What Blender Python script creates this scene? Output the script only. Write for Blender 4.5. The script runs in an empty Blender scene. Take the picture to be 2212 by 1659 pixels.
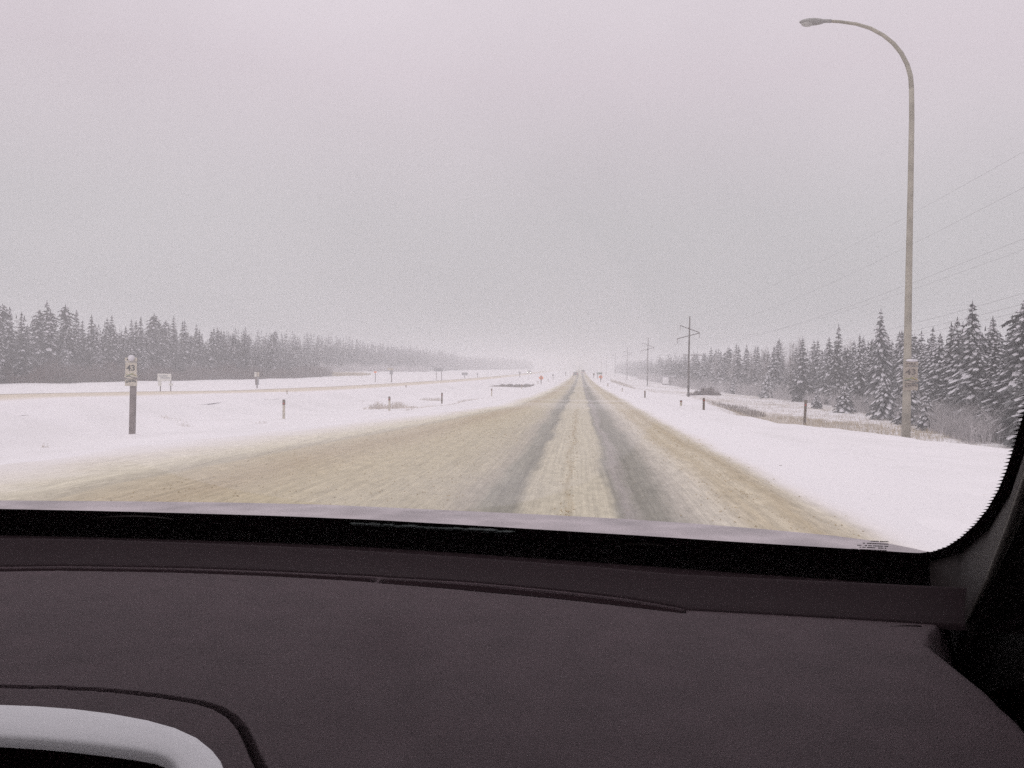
import bpy, math, random
import numpy as np
from mathutils import Vector, Matrix, noise
R = random.Random(11)
sc = bpy.context.scene
C = sc.collection

# ---------------------------------------------------------------- camera
FPX, CX, CY = 1840.0, 1106.0, 829.5
VPX, VPY, ROLL = 1254.0, 799.0, math.radians(0.7)
CAM = Vector((0, 0, 1.5))
_f = Vector((VPX - CX, CY - VPY, -FPX)).normalized()
_u = Vector((math.sin(ROLL), math.cos(ROLL), 0)); _u = (_u - _u.dot(_f) * _f).normalized()
_r = _f.cross(_u)
W2C = Matrix((_r, _f, _u)).transposed()
C2W = W2C.transposed()
cam_d = bpy.data.cameras.new('camera'); cam = bpy.data.objects.new('camera', cam_d); C.objects.link(cam)
cam_d.sensor_width = 36; cam_d.lens = 36 * FPX / 2212; cam_d.clip_start = 0.02; cam_d.clip_end = 5000
M = C2W.to_4x4(); M.translation = CAM; cam.matrix_world = M
sc.camera = cam

def ray(px, py):
    return (C2W @ Vector((px - CX, CY - py, -FPX))).normalized()
def at_y(px, py, y):
    d = ray(px, py); return CAM + d * (y / d.y)
def at_z(px, py, z):
    d = ray(px, py); return CAM + d * ((z - CAM.z) / d.z)

# ---------------------------------------------------------------- sky, sun, exposure
world = bpy.data.worlds.new('World'); sc.world = world; world.use_nodes = True
wn, wl = world.node_tree.nodes, world.node_tree.links
wn.clear()
SUN_EL, SUN_AZ = 38, 215
w_out = wn.new('ShaderNodeOutputWorld'); w_bg = wn.new('ShaderNodeBackground'); w_bg.inputs[1].default_value = 0.1
sky = wn.new('ShaderNodeTexSky'); sky.sky_type = 'NISHITA'; sky.sun_disc = False
sky.sun_elevation = math.radians(SUN_EL); sky.sun_rotation = math.radians(SUN_AZ); sky.dust_density = 6; sky.air_density = 2
hs = wn.new('ShaderNodeHueSaturation'); hs.inputs['Saturation'].default_value = 0.12
wl.new(sky.outputs[0], hs.inputs['Color'])
tc = wn.new('ShaderNodeTexCoord'); sx = wn.new('ShaderNodeSeparateXYZ'); wl.new(tc.outputs['Generated'], sx.inputs[0])
rp = wn.new('ShaderNodeValToRGB')
for e in list(rp.color_ramp.elements)[1:]: rp.color_ramp.elements.remove(e)
def sk(v): return (v * 1.0, v * 0.965, v * 0.985, 1)
rp.color_ramp.elements[0].position = 0.0; rp.color_ramp.elements[0].color = (0.475, 0.468, 0.478, 1)
for p, c in ((0.06, (0.490, 0.482, 0.494, 1)), (0.17, (0.530, 0.514, 0.532, 1)), (0.32, (0.640, 0.578, 0.622, 1)), (0.45, (0.73, 0.67, 0.715, 1)), (1.0, sk(1.0))):
    e = rp.color_ramp.elements.new(p); e.color = c
wl.new(sx.outputs['Z'], rp.inputs[0])
vm = wn.new('ShaderNodeVectorMath'); vm.operation = 'SCALE'; vm.inputs['Scale'].default_value = 11.1
wl.new(rp.outputs[0], vm.inputs[0])
# faint broken cloud texture
cn = wn.new('ShaderNodeTexNoise'); cn.inputs['Scale'].default_value = 2.2; cn.inputs['Detail'].default_value = 5
wl.new(tc.outputs['Generated'], cn.inputs[0])
cm = wn.new('ShaderNodeMapRange'); cm.inputs[1].default_value = .3; cm.inputs[2].default_value = .7; cm.inputs[3].default_value = .94; cm.inputs[4].default_value = 1.06
wl.new(cn.outputs[0], cm.inputs[0])
vm2 = wn.new('ShaderNodeVectorMath'); vm2.operation = 'SCALE'; wl.new(vm.outputs[0], vm2.inputs[0]); wl.new(cm.outputs[0], vm2.inputs['Scale'])
mx = wn.new('ShaderNodeMix'); mx.data_type = 'RGBA'; mx.inputs[0].default_value = 0.93
wl.new(hs.outputs[0], mx.inputs[6]); wl.new(vm2.outputs[0], mx.inputs[7])
wl.new(mx.outputs[2], w_bg.inputs[0]); wl.new(w_bg.outputs[0], w_out.inputs[0])
sd = bpy.data.lights.new('sun', 'SUN'); sd.energy = 0.5; sd.angle = math.radians(45); sd.color = (1, .97, .95)
so = bpy.data.objects.new('sun', sd); C.objects.link(so)
az = math.radians(SUN_AZ)
sdir = Vector((math.sin(az) * math.cos(math.radians(SUN_EL)), math.cos(az) * math.cos(math.radians(SUN_EL)), math.sin(math.radians(SUN_EL))))
so.rotation_euler = sdir.to_track_quat('Z', 'Y').to_euler(); so.location = (0, -20, 60)
vs = sc.view_settings; vs.view_transform = 'Standard'; vs.look = 'None'; vs.exposure = 0.0; vs.gamma = 1; vs.use_curve_mapping = False
cy = sc.cycles
cy.use_denoising = False; cy.max_bounces = 8; cy.diffuse_bounces = 4; cy.transparent_max_bounces = 24; cy.volume_bounces = 2
cy.volume_max_steps = 64; cy.sample_clamp_indirect = 4; cy.use_adaptive_sampling = True; cy.adaptive_threshold = 0.02

# ---------------------------------------------------------------- materials
def lin(c): return tuple((x / 255 / 12.92) if x / 255 <= .04045 else ((x / 255 + .055) / 1.055) ** 2.4 for x in c)
def alb(r, g, b, k=1 / .86): return tuple(min(.88, v * k) for v in lin((r, g, b))) + (1,)
def mat(name, col, rough=.8, metal=0, bump=0, bscale=30, var=0, vscale=5, spec=.3, emit=None):
    m = bpy.data.materials.new(name); m.use_nodes = True
    nt = m.node_tree; b = nt.nodes['Principled BSDF']
    b.inputs['Roughness'].default_value = rough; b.inputs['Metallic'].default_value = metal
    b.inputs['Specular IOR Level'].default_value = spec
    b.inputs['Base Color'].default_value = tuple(col[:3]) + (1,)
    if var or bump:
        t = nt.nodes.new('ShaderNodeTexCoord')
    if var:
        n = nt.nodes.new('ShaderNodeTexNoise'); n.inputs['Scale'].default_value = vscale; n.inputs['Detail'].default_value = 6
        nt.links.new(t.outputs['Object'], n.inputs[0])
        r = nt.nodes.new('ShaderNodeValToRGB'); a = r.color_ramp.elements
        a[0].position = .3; a[1].position = .7
        a[0].color = tuple(max(0, c * (1 - var)) for c in col[:3]) + (1,); a[1].color = tuple(min(.9, c * (1 + var)) for c in col[:3]) + (1,)
        nt.links.new(n.outputs[0], r.inputs[0]); nt.links.new(r.outputs[0], b.inputs['Base Color'])
    if bump:
        n2 = nt.nodes.new('ShaderNodeTexNoise'); n2.inputs['Scale'].default_value = bscale; n2.inputs['Detail'].default_value = 5
        nt.links.new(t.outputs['Object'], n2.inputs[0])
        bp = nt.nodes.new('ShaderNodeBump'); bp.inputs['Strength'].default_value = bump; bp.inputs['Distance'].default_value = .02
        nt.links.new(n2.outputs[0], bp.inputs['Height']); nt.links.new(bp.outputs[0], b.inputs['Normal'])
    if emit:
        b.inputs['Emission Color'].default_value = tuple(emit[:3]) + (1,); b.inputs['Emission Strength'].default_value = emit[3]
    return m

SNOW = (.86, .832, .855)
m_snow = bpy.data.materials.new('snow'); m_snow.use_nodes = True
def build_snow(m):
    nt = m.node_tree; N = nt.nodes; L = nt.links; b = N['Principled BSDF']
    b.inputs['Roughness'].default_value = .75; b.inputs['Specular IOR Level'].default_value = .15
    g = N.new('ShaderNodeNewGeometry')
    n = N.new('ShaderNodeTexNoise'); n.inputs['Scale'].default_value = .35; n.inputs['Detail'].default_value = 8; L.new(g.outputs['Position'], n.inputs[0])
    r = N.new('ShaderNodeValToRGB'); e = r.color_ramp.elements
    e[0].position = .3; e[0].color = (.80, .775, .79, 1); e[1].position = .62; e[1].color = SNOW + (1,)
    L.new(n.outputs[0], r.inputs[0])
    # grains of road sand and stalks poking out
    n3 = N.new('ShaderNodeTexNoise'); n3.inputs['Scale'].default_value = 9; n3.inputs['Detail'].default_value = 6; L.new(g.outputs['Position'], n3.inputs[0])
    r3 = N.new('ShaderNodeValToRGB'); r3.color_ramp.elements[0].position = .64; r3.color_ramp.elements[1].position = .78
    L.new(n3.outputs[0], r3.inputs[0])
    # grassy zone attribute
    at = N.new('ShaderNodeAttribute'); at.attribute_name = 'grassy'
    n4 = N.new('ShaderNodeTexNoise'); n4.inputs['Scale'].default_value = .8; n4.inputs['Detail'].default_value = 9; L.new(g.outputs['Position'], n4.inputs[0])
    ad = N.new('ShaderNodeMath'); ad.operation = 'MULTIPLY_ADD'; L.new(at.outputs['Fac'], ad.inputs[0]); ad.inputs[1].default_value = .42; L.new(n4.outputs[0], ad.inputs[2])
    r4 = N.new('ShaderNodeValToRGB'); r4.color_ramp.elements[0].position = .68; r4.color_ramp.elements[1].position = .86; L.new(ad.outputs[0], r4.inputs[0])
    m1 = N.new('ShaderNodeMix'); m1.data_type = 'RGBA'; L.new(r.outputs[0], m1.inputs[6]); m1.inputs[7].default_value = (.62, .56, .52, 1)
    k = N.new('ShaderNodeMath'); k.operation = 'MULTIPLY'; k.inputs[1].default_value = .5; L.new(r3.outputs[0], k.inputs[0]); L.new(k.outputs[0], m1.inputs[0])
    m2 = N.new('ShaderNodeMix'); m2.data_type = 'RGBA'; L.new(m1.outputs[2], m2.inputs[6]); m2.inputs[7].default_value = (.46, .40, .33, 1)
    k2 = N.new('ShaderNodeMath'); k2.operation = 'MULTIPLY'; k2.inputs[1].default_value = .75; L.new(r4.outputs[0], k2.inputs[0]); L.new(k2.outputs[0], m2.inputs[0])
    L.new(m2.outputs[2], b.inputs['Base Color'])
    n5 = N.new('ShaderNodeTexNoise'); n5.inputs['Scale'].default_value = 3; n5.inputs['Detail'].default_value = 8; L.new(g.outputs['Position'], n5.inputs[0])
    bp = N.new('ShaderNodeBump'); bp.inputs['Strength'].default_value = .55; bp.inputs['Distance'].default_value = .07
    L.new(n5.outputs[0], bp.inputs['Height']); L.new(bp.outputs[0], b.inputs['Normal'])
build_snow(m_snow)

def build_road(name, stops, lo, hi, fine=True):
    m = bpy.data.materials.new(name); m.use_nodes = True
    nt = m.node_tree; N = nt.nodes; L = nt.links; b = N['Principled BSDF']
    b.inputs['Specular IOR Level'].default_value = .25
    a = N.new('ShaderNodeAttribute'); a.attribute_name = 'lat'
    g = N.new('ShaderNodeNewGeometry'); sp = N.new('ShaderNodeSeparateXYZ'); L.new(g.outputs['Position'], sp.inputs[0])
    def noise_tex(sx, sy, detail, usepos=True, rough=.55):
        cb = N.new('ShaderNodeCombineXYZ')
        ma = N.new('ShaderNodeMath'); ma.operation = 'MULTIPLY'; ma.inputs[1].default_value = sx
        L.new(sp.outputs['X'] if usepos else a.outputs['Fac'], ma.inputs[0])
        mb = N.new('ShaderNodeMath'); mb.operation = 'MULTIPLY'; mb.inputs[1].default_value = sy; L.new(sp.outputs['Y'], mb.inputs[0])
        L.new(ma.outputs[0], cb.inputs[0]); L.new(mb.outputs[0], cb.inputs[1])
        n = N.new('ShaderNodeTexNoise'); n.inputs['Scale'].default_value = 1; n.inputs['Detail'].default_value = detail; n.inputs['Roughness'].default_value = rough
        L.new(cb.outputs[0], n.inputs[0]); return n
    def madd(src, mul, add):
        k = N.new('ShaderNodeMath'); k.operation = 'MULTIPLY_ADD'; L.new(src, k.inputs[0]); k.inputs[1].default_value = mul
        if isinstance(add, (int, float)): k.inputs[2].default_value = add
        else: L.new(add, k.inputs[2])
        return k.outputs[0]
    w1 = noise_tex(.5, .11, 4); w2 = noise_tex(4, .6, 6)
    l1 = madd(w1.outputs[0], .7, a.outputs['Fac']); l2 = madd(w2.outputs[0], .26, l1)
    mr = N.new('ShaderNodeMapRange'); mr.inputs[1].default_value = lo + .48; mr.inputs[2].default_value = hi + .48; L.new(l2, mr.inputs[0])
    # two ramps glued at the middle would be needed past 32 stops; this has fewer
    r = N.new('ShaderNodeValToRGB'); el = r.color_ramp.elements
    el.remove(el[1]); el[0].position = (stops[0][0] - lo) / (hi - lo); el[0].color = alb(*stops[0][1])
    def tone(c):
        r_, g_, b_ = c; k_ = max(0, min(1, (215 - g_) / 30)) * .10; y_ = .3 * r_ + .59 * g_ + .11 * b_; dk = 2 if g_ < 150 else 3
        tk = 4 if g_ < 150 else 0
        return (r_ + (y_ - r_) * k_ + dk, g_ + (y_ - g_) * k_ + 3 * k_ + dk + tk * .6, b_ + (y_ - b_) * k_ + dk - tk)
    for x, c in stops[1:]:
        e = el.new((x - lo) / (hi - lo)); e.color = alb(*tone(c))
    L.new(mr.outputs[0], r.inputs[0])
    col = r.outputs[0]
    # streaks along travel
    st = noise_tex(22, .25, 5, rough=.7)
    s1 = N.new('ShaderNodeMapRange'); s1.inputs[1].default_value = .3; s1.inputs[2].default_value = .7; s1.inputs[3].default_value = .80; s1.inputs[4].default_value = 1.14
    L.new(st.outputs[0], s1.inputs[0])
    ch = noise_tex(7, 2.2, 10, rough=.75)
    s2 = N.new('ShaderNodeMapRange'); s2.inputs[1].default_value = .32; s2.inputs[2].default_value = .68; s2.inputs[3].default_value = .78; s2.inputs[4].default_value = 1.17
    L.new(ch.outputs[0], s2.inputs[0])
    pr = N.new('ShaderNodeMath'); pr.operation = 'MULTIPLY'; L.new(s1.outputs[0], pr.inputs[0]); L.new(s2.outputs[0], pr.inputs[1])
    # slush cover thins / thickens over tens of metres
    sn = N.new('ShaderNodeAttribute'); sn.attribute_name = 'snowy'
    inv = N.new('ShaderNodeMath'); inv.operation = 'SUBTRACT'; inv.inputs[0].default_value = 1; L.new(sn.outputs['Fac'], inv.inputs[1])
    vmul = N.new('ShaderNodeVectorMath'); vmul.operation = 'SCALE'; L.new(col, vmul.inputs[0])
    mixone = N.new('ShaderNodeMix'); mixone.data_type = 'FLOAT'; L.new(inv.outputs[0], mixone.inputs[0]); mixone.inputs[2].default_value = 1; L.new(pr.outputs[0], mixone.inputs[3])
    L.new(mixone.outputs[0], vmul.inputs['Scale'])
    # brown specks of sand
    v = noise_tex(16, 9, 6, rough=.8)
    r3 = N.new('ShaderNodeValToRGB'); r3.color_ramp.elements[0].position = .56; r3.color_ramp.elements[1].position = .68; L.new(v.outputs[0], r3.inputs[0])
    kk = N.new('ShaderNodeMath'); kk.operation = 'MULTIPLY'; L.new(r3.outputs[0], kk.inputs[0]); L.new(inv.outputs[0], kk.inputs[1])
    kk2 = N.new('ShaderNodeMath'); kk2.operation = 'MULTIPLY'; L.new(kk.outputs[0], kk2.inputs[0]); kk2.inputs[1].default_value = .55
    m2 = N.new('ShaderNodeMix'); m2.data_type = 'RGBA'; L.new(kk2.outputs[0], m2.inputs[0]); L.new(vmul.outputs[0], m2.inputs[6]); m2.inputs[7].default_value = (.30, .24, .15, 1)
    # outermost: plain snow
    m3 = N.new('ShaderNodeMix'); m3.data_type = 'RGBA'; L.new(sn.outputs['Fac'], m3.inputs[0]); L.new(m2.outputs[2], m3.inputs[6]); m3.inputs[7].default_value = SNOW + (1,)
    L.new(m3.outputs[2], b.inputs['Base Color'])
    b.inputs['Roughness'].default_value = .8
    hh = madd(st.outputs[0], .5, ch.outputs[0])
    bp = N.new('ShaderNodeBump'); bp.inputs['Strength'].default_value = .6; bp.inputs['Distance'].default_value = .03
    L.new(hh, bp.inputs['Height']); L.new(bp.outputs[0], b.inputs['Normal'])
    return m
ROAD_STOPS = [(-8.8, (222, 215, 220)), (-7.9, (219, 212, 212)), (-7.55, (208, 200, 193)), (-6.2, (210, 203, 189)), (-5.3, (202, 195, 175)),
    (-4.98, (176, 168, 150)), (-4.7, (183, 171, 146)), (-3.9, (172, 157, 130)), (-3.1, (182, 170, 141)), (-2.2, (180, 170, 144)),
    (-1.55, (176, 167, 145)), (-1.22, (166, 158, 143)), (-1.06, (146, 140, 134)), (-.78, (132, 126, 122)), (-.62, (182, 174, 153)),
    (-.21, (188, 180, 158)), (-.15, (172, 160, 134)), (-.09, (189, 181, 159)), (.34, (186, 178, 157)), (.45, (141, 135, 132)),
    (.57, (157, 150, 145)), (.72, (134, 128, 125)), (.98, (140, 134, 131)), (1.2, (174, 167, 156)), (1.5, (196, 188, 173)),
    (1.85, (180, 167, 141)), (2.05, (192, 181, 158)), (2.3, (172, 158, 131)), (2.6, (194, 185, 167)), (2.9, (217, 210, 206)), (3.5, (224, 216, 222))]
m_road = build_road('sanded_slush', ROAD_STOPS, -9, 5)
LEFT_STOPS = [(-4, (222, 214, 218)), (-2.9, (216, 207, 203)), (-2.6, (120, 112, 106)), (-2.35, (160, 150, 138)), (-1.9, (205, 192, 176)), (0, (203, 191, 174)), (1.2, (206, 194, 178)), (2.2, (214, 205, 196)), (3.4, (222, 214, 218))]
m_road2 = build_road('far_carriageway_slush', LEFT_STOPS, -4, 4)

m_needle = mat('spruce_needles', (.115, .115, .118), .85, var=.5, vscale=2)
m_needle_dark = mat('dark_spruce_needles', (.058, .056, .056), .85, var=.5, vscale=2)
m_needle_far = mat('far_spruce_needles', (.040, .040, .042), .85, var=.4, vscale=1)
m_tsnow = mat('tree_snow', (.66, .64, .67), .8, var=.15, vscale=4)
m_bark = mat('bark', (.09, .07, .06), .9, var=.3)
m_twig = mat('bare_brush_twigs', (.115, .078, .070), .9, var=.3, vscale=.8)
m_twig_frost = mat('frosted_brush_twigs', (.46, .435, .44), .9, var=.4, vscale=.7)
m_grass = mat('dry_grass', (.46, .39, .28), .9, var=.3, vscale=1.5)
m_grass_grey = mat('frosted_grass', (.56, .51, .46), .9, var=.3, vscale=1.5)
m_grass_dark = mat('dark_grass', (.24, .21, .195), .9, var=.3, vscale=1.5)
m_wood = mat('weathered_wood', (.20, .17, .165), .85, bump=.4, bscale=40, var=.25, vscale=6)
m_pole = mat('creosoted_pole', (.085, .068, .062), .9, var=.3, vscale=4)
m_lamp = mat('galvanised_lamp_steel', (.35, .325, .275), .6, var=.25, vscale=1.6)
m_lamp_head = mat('lamp_housing', (.33, .32, .31), .5)
m_lens = mat('lamp_lens', (.45, .44, .42), .25)
m_white = mat('sign_white', (.62, .60, .55), .6, var=.1, vscale=6)
m_white_dull = mat('sign_white_dull', (.50, .455, .38), .6, var=.12, vscale=8)
m_black = mat('sign_black', (.06, .06, .06), .6)
m_green = mat('sign_green', (.16, .22, .17), .6)
m_emblem = mat('emblem_olive', (.30, .30, .15), .6)
m_yel = mat('emblem_yellow', (.50, .36, .10), .6)
m_orange = mat('sign_orange', (.85, .22, .06), .6)
m_metal = mat('sign_back_metal', (.33, .33, .34), .5, metal=.3)
m_brownpost = mat('stake_brown', (.16, .125, .10), .85, var=.2)
m_red = mat('reflector_red', (.35, .06, .04), .4)
m_wire = mat('wire', (.20, .19, .20), .6)
m_insul = mat('insulator', (.25, .22, .22), .4)
m_shed = mat('shed_grey', (.22, .20, .20), .8, var=.15)
m_door = mat('shed_white', (.75, .73, .74), .7)
m_carp = mat('car_paint_dark', (.10, .11, .13), .35)
m_carl = mat('car_paint_light', (.42, .42, .44), .4)
m_glassd = mat('car_glass', (.04, .045, .05), .1)
m_tyre = mat('tyre', (.03, .03, .03), .8)
m_head = mat('headlight_lit', (.9, .85, .7), .3, emit=(1, .86, .62, 14))
m_tail = mat('tail_light_lit', (.7, .05, .03), .3, emit=(1, .12, .05, 1.2))

# ---------------------------------------------------------------- mesh helpers
class MB:
    def __init__(s): s.v = []; s.f = []; s.m = []
    def face(s, pts, mi=0):
        i = len(s.v); s.v.extend(pts); s.f.append(tuple(range(i, i + len(pts)))); s.m.append(mi)
    def box(s, c, d, mi=0, rz=0, rx=0, ry=0, bev=0):
        c = Vector(c); i = len(s.v)
        q = Matrix.Rotation(rz, 3, 'Z') @ Matrix.Rotation(ry, 3, 'Y') @ Matrix.Rotation(rx, 3, 'X')
        for z in (-.5, .5):
            for (x, y) in ((-.5, -.5), (.5, -.5), (.5, .5), (-.5, .5)):
                s.v.append(tuple(c + q @ Vector((x * d[0], y * d[1], z * d[2]))))
        for f in ((0, 3, 2, 1), (4, 5, 6, 7), (0, 1, 5, 4), (1, 2, 6, 5), (2, 3, 7, 6), (3, 0, 4, 7)):
            s.f.append(tuple(i + k for k in f)); s.m.append(mi)
    def tube(s, pts, rads, n=8, mi=0, cap=True):
        pts = [Vector(p) for p in pts]
        if not isinstance(rads, (list, tuple)): rads = [rads] * len(pts)
        rings = []; up = Vector((.3, .2, 1)).normalized()
        for k, p in enumerate(pts):
            t = (pts[min(k + 1, len(pts) - 1)] - pts[max(k - 1, 0)]).normalized()
            a = t.cross(up)
            if a.length < .05: a = t.cross(Vector((1, 0, 0)))
            a.normalize(); b = t.cross(a)
            i = len(s.v)
            for j in range(n):
                th = 2 * math.pi * j / n
                s.v.append(tuple(p + (a * math.cos(th) + b * math.sin(th)) * rads[k]))
            rings.append(i)
        for k in range(len(rings) - 1):
            for j in range(n):
                s.f.append((rings[k] + j, rings[k] + (j + 1) % n, rings[k + 1] + (j + 1) % n, rings[k + 1] + j)); s.m.append(mi)
        if cap:
            s.f.append(tuple(rings[0] + j for j in range(n))[::-1]); s.m.append(mi)
            s.f.append(tuple(rings[-1] + j for j in range(n))); s.m.append(mi)
    def blob(s, c, r, nu=12, nv=8, mi=0, rz=0):
        i0 = len(s.v); c = Vector(c); q = Matrix.Rotation(rz, 3, 'Z')
        for a in range(nv + 1):
            th = math.pi * a / nv
            for b in range(nu):
                ph = 2 * math.pi * b / nu
                s.v.append(tuple(c + q @ Vector((r[0] * math.sin(th) * math.cos(ph), r[1] * math.sin(th) * math.sin(ph), r[2] * math.cos(th)))))
        for a in range(nv):
            for b in range(nu):
                s.f.append((i0 + a * nu + b, i0 + (a + 1) * nu + b, i0 + (a + 1) * nu + (b + 1) % nu, i0 + a * nu + (b + 1) % nu)); s.m.append(mi)
    def mesh(s, name, mats, smooth=False):
        me = bpy.data.meshes.new(name); me.from_pydata([tuple(p) for p in s.v], [], s.f)
        for m in (mats if isinstance(mats, (list, tuple)) else [mats]): me.materials.append(m)
        if any(s.m): me.polygons.foreach_set('material_index', s.m)
        if smooth: me.polygons.foreach_set('use_smooth', [True] * len(s.f))
        me.update(); return me
    def build(s, name, mats, parent=None, smooth=False, loc=None):
        o = bpy.data.objects.new(name, s.mesh(name, mats, smooth)); C.objects.link(o)
        if parent: o.parent = parent
        if loc is not None: o.location = loc
        return o
def tag(o, label=None, cat=None, group=None, kind=None):
    if label: o['label'] = label
    if cat: o['category'] = cat
    if group: o['group'] = group
    if kind: o['kind'] = kind
    return o
def empty(name, loc, rz=0, **k):
    o = bpy.data.objects.new(name, None); C.objects.link(o); o.location = loc; o.rotation_euler = (0, 0, rz); o.empty_display_size = .3
    return tag(o, **k)
def link(name, me, parent=None, loc=(0, 0, 0)):
    o = bpy.data.objects.new(name, me); C.objects.link(o); o.parent = parent; o.location = loc; return o
def text_mesh(txt, size, depth=.003):
    cu = bpy.data.curves.new('t', 'FONT'); cu.body = txt; cu.size = size; cu.align_x = 'CENTER'; cu.align_y = 'CENTER'; cu.extrude = depth; cu.offset = size * .022
    o = bpy.data.objects.new('t', cu); C.objects.link(o)
    bpy.context.view_layer.update()
    me = bpy.data.meshes.new_from_object(o); bpy.data.objects.remove(o); return me

# ---------------------------------------------------------------- terrain
def ip(v, tab):
    xs, ys = zip(*tab); return np.interp(v, xs, ys)
B_TAB = [(-100, .3), (0, 0), (60, -.46), (100, -.75), (150, -.95), (250, -.95), (400, -.45), (700, .75), (1000, 1.3), (1700, 1.6)]
CREST = [(0, 16), (14, 14.5), (20, 12.3), (24, 11.4), (26, 10.3), (32, 8.6), (37, 7.1), (43, 6.8), (47, 6.6), (55, 7.4), (66, 8.3), (84, 9.2), (105, 7.5), (131, 6.6), (200, 7), (2000, 7.5)]
EL = [(-50, 8.2), (0, 8), (11, 7.7), (17, 6.9), (24, 5.9), (31, 4.9), (41, 3.7), (60, 3.3), (84, 3.2), (2000, 3.3)]
ZC = [(-50, .25), (30, .22), (45, -.02), (58, -.28), (80, -.48), (110, -.62), (180, -.75), (250, -.7), (350, -.5), (500, 0), (700, .75), (1700, 1.6)]
LCX = -22.0
def sstep(a, b, x):
    t = np.clip((x - a) / (b - a), 0, 1); return t * t * (3 - 2 * t)
def T(x, y):
    x = np.asarray(x, float); y = np.asarray(y, float)
    B = ip(y, B_TAB); cr = ip(y, CREST) + .5 * np.sin(y * .35) + .3 * np.sin(y * .9 + 1); el = ip(y, EL); zc = ip(y, ZC)
    # right of road
    rr = -.30 * sstep(3.4, 1, 0) if False else 0
    t = np.clip((x - 2.9) / np.maximum(cr - 2.9, .5), 0, 1)
    zr = B + .05 * sstep(0, .12, t) * (1 - sstep(.15, .4, t)) - .34 * t * t
    zr = zr + .10 * np.exp(-((x - cr + .4) / .7) ** 2)
    zr = zr - 1.75 * sstep(0, 6.5, x - cr) + .9 * sstep(38, 90, x)
    # left of road
    xm = -x
    zl = B - .55 * sstep(0, 7, xm - el) + (.07 * np.exp(-((xm - el - 1.5) / .35) ** 2) + .05 * np.exp(-((xm - el - 3.1) / .5) ** 2)) * (.6 + .4 * np.sin(y * 1.7) * np.sin(y * .53))
    zl = zl * (1 - sstep(14.5, 19, xm)) + (zc - .0) * sstep(14.5, 19, xm)
    far = -.9 + .95 * sstep(210, 290, y) * sstep(55, 80, xm)
    far = np.maximum(far, np.where(y > 420, B + .1, -5))
    zl = zl * (1 - sstep(26, 38, xm)) + far * sstep(26, 38, xm)
    z = np.where(x > 0, zr, zl)
    # undulation away from the carriageways
    w = np.where(x > 0, sstep(2.9, 5, x), sstep(0, 3, xm - el) * (1 - .9 * (sstep(18, 19.5, xm) - sstep(25, 27, xm))))
    z = z + w * (.035 * np.sin(x * .9 + y * .23) + .03 * np.sin(y * .61 - x * .4) + .10 * np.sin(x * .16 + 2) * np.sin(y * .045))
    return z
def axis(segs):
    out = []
    for a, b, n in segs: out += list(np.linspace(a, b, n, endpoint=False))
    out.append(segs[-1][1]); return np.array(out)
def grid_mesh(name, X, Y, Z, material, attrs=None, mask=None):
    ny, nx = X.shape
    co = np.stack([X, Y, Z], -1).reshape(-1, 3)
    idx = np.arange(nx * ny).reshape(ny, nx)
    q = np.stack([idx[:-1, :-1], idx[:-1, 1:], idx[1:, 1:], idx[1:, :-1]], -1).reshape(-1, 4)
    if mask is not None: q = q[mask.ravel()]
    me = bpy.data.meshes.new(name)
    me.vertices.add(len(co)); me.vertices.foreach_set('co', co.astype(np.float32).ravel())
    me.loops.add(q.size); me.loops.foreach_set('vertex_index', q.astype(np.int32).ravel())
    me.polygons.add(len(q)); me.polygons.foreach_set('loop_start', np.arange(0, q.size, 4, dtype=np.int32))
    me.update(calc_edges=True); me.validate()
    me.polygons.foreach_set('use_smooth', [True] * len(me.polygons))
    for k, v in (attrs or {}).items():
        at = me.attributes.new(k, 'FLOAT', 'POINT'); at.data.foreach_set('value', np.asarray(v, np.float32).ravel())
    me.materials.append(material)
    o = bpy.data.objects.new(name, me); C.objects.link(o); return o
rng = np.random.default_rng(5)
def fbm(X, Y, s, seed=0):
    r = np.random.default_rng(seed); Z = 0
    for k in range(5):
        a = r.uniform(0, 6.28, 4); f = s * 1.9 ** k
        th = r.uniform(0, 3.14); u = X * math.cos(th) + Y * math.sin(th); w = -X * math.sin(th) + Y * math.cos(th)
        Z = Z + (np.sin(u * f + a[0] + 1.3 * np.sin(w * f * .7 + a[1])) * np.sin(w * f * .8 + a[2] + np.sin(u * f * .5 + a[3]))) / 1.7 ** k
    return Z
xs = axis([(-650, -100, 30), (-100, -40, 40), (-40, -9, 80), (-9, 2, 24), (2, 18, 90), (18, 45, 60), (45, 100, 25), (100, 650, 30)])
ys = axis([(-60, 3, 16), (3, 60, 230), (60, 150, 140), (150, 400, 110), (400, 1600, 90)])
X, Y = np.meshgrid(xs, ys)
Z = T(X, Y)
crv = ip(Y, CREST)
rutx = 4.25 - .06 * np.maximum(Y - 12, 0)
near = np.clip(1 - Y / 140, 0, 1)
offroad = np.where(X > 0, sstep(3.2, 5, X), sstep(.5, 3, -X - ip(Y, EL)) * (1 - (sstep(17.5, 19, -X) - sstep(25, 27, -X))))
Z = Z + offroad * (.022 * fbm(X, Y, 1.1, 1) * near + .03 * fbm(X, Y, .35, 2) + .012 * fbm(X * 1.3, Y * .6, 3.1, 31) * near)
Z = Z + .05 * np.exp(-((X - 3.6) / .28) ** 2) * (.5 + .5 * np.sin(Y * 2.3) * np.sin(Y * .8 + 1)) * near
Z = Z + .07 * fbm(X, Y, .9, 3) * sstep(1, 6, X - crv) * near
Z = np.where((X < 3) & (X > -ip(Y, EL) - .6), Z - .004, Z)
Z = Z - .035 * (np.exp(-((X - rutx) / .14) ** 2) + .6 * np.exp(-((X - rutx - .75) / .16) ** 2)) * (Y < 32) * (Y > 4)
rut = .55 * np.exp(-((X - rutx) / .2) ** 2) * (1 - sstep(14, 30, Y))
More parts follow.
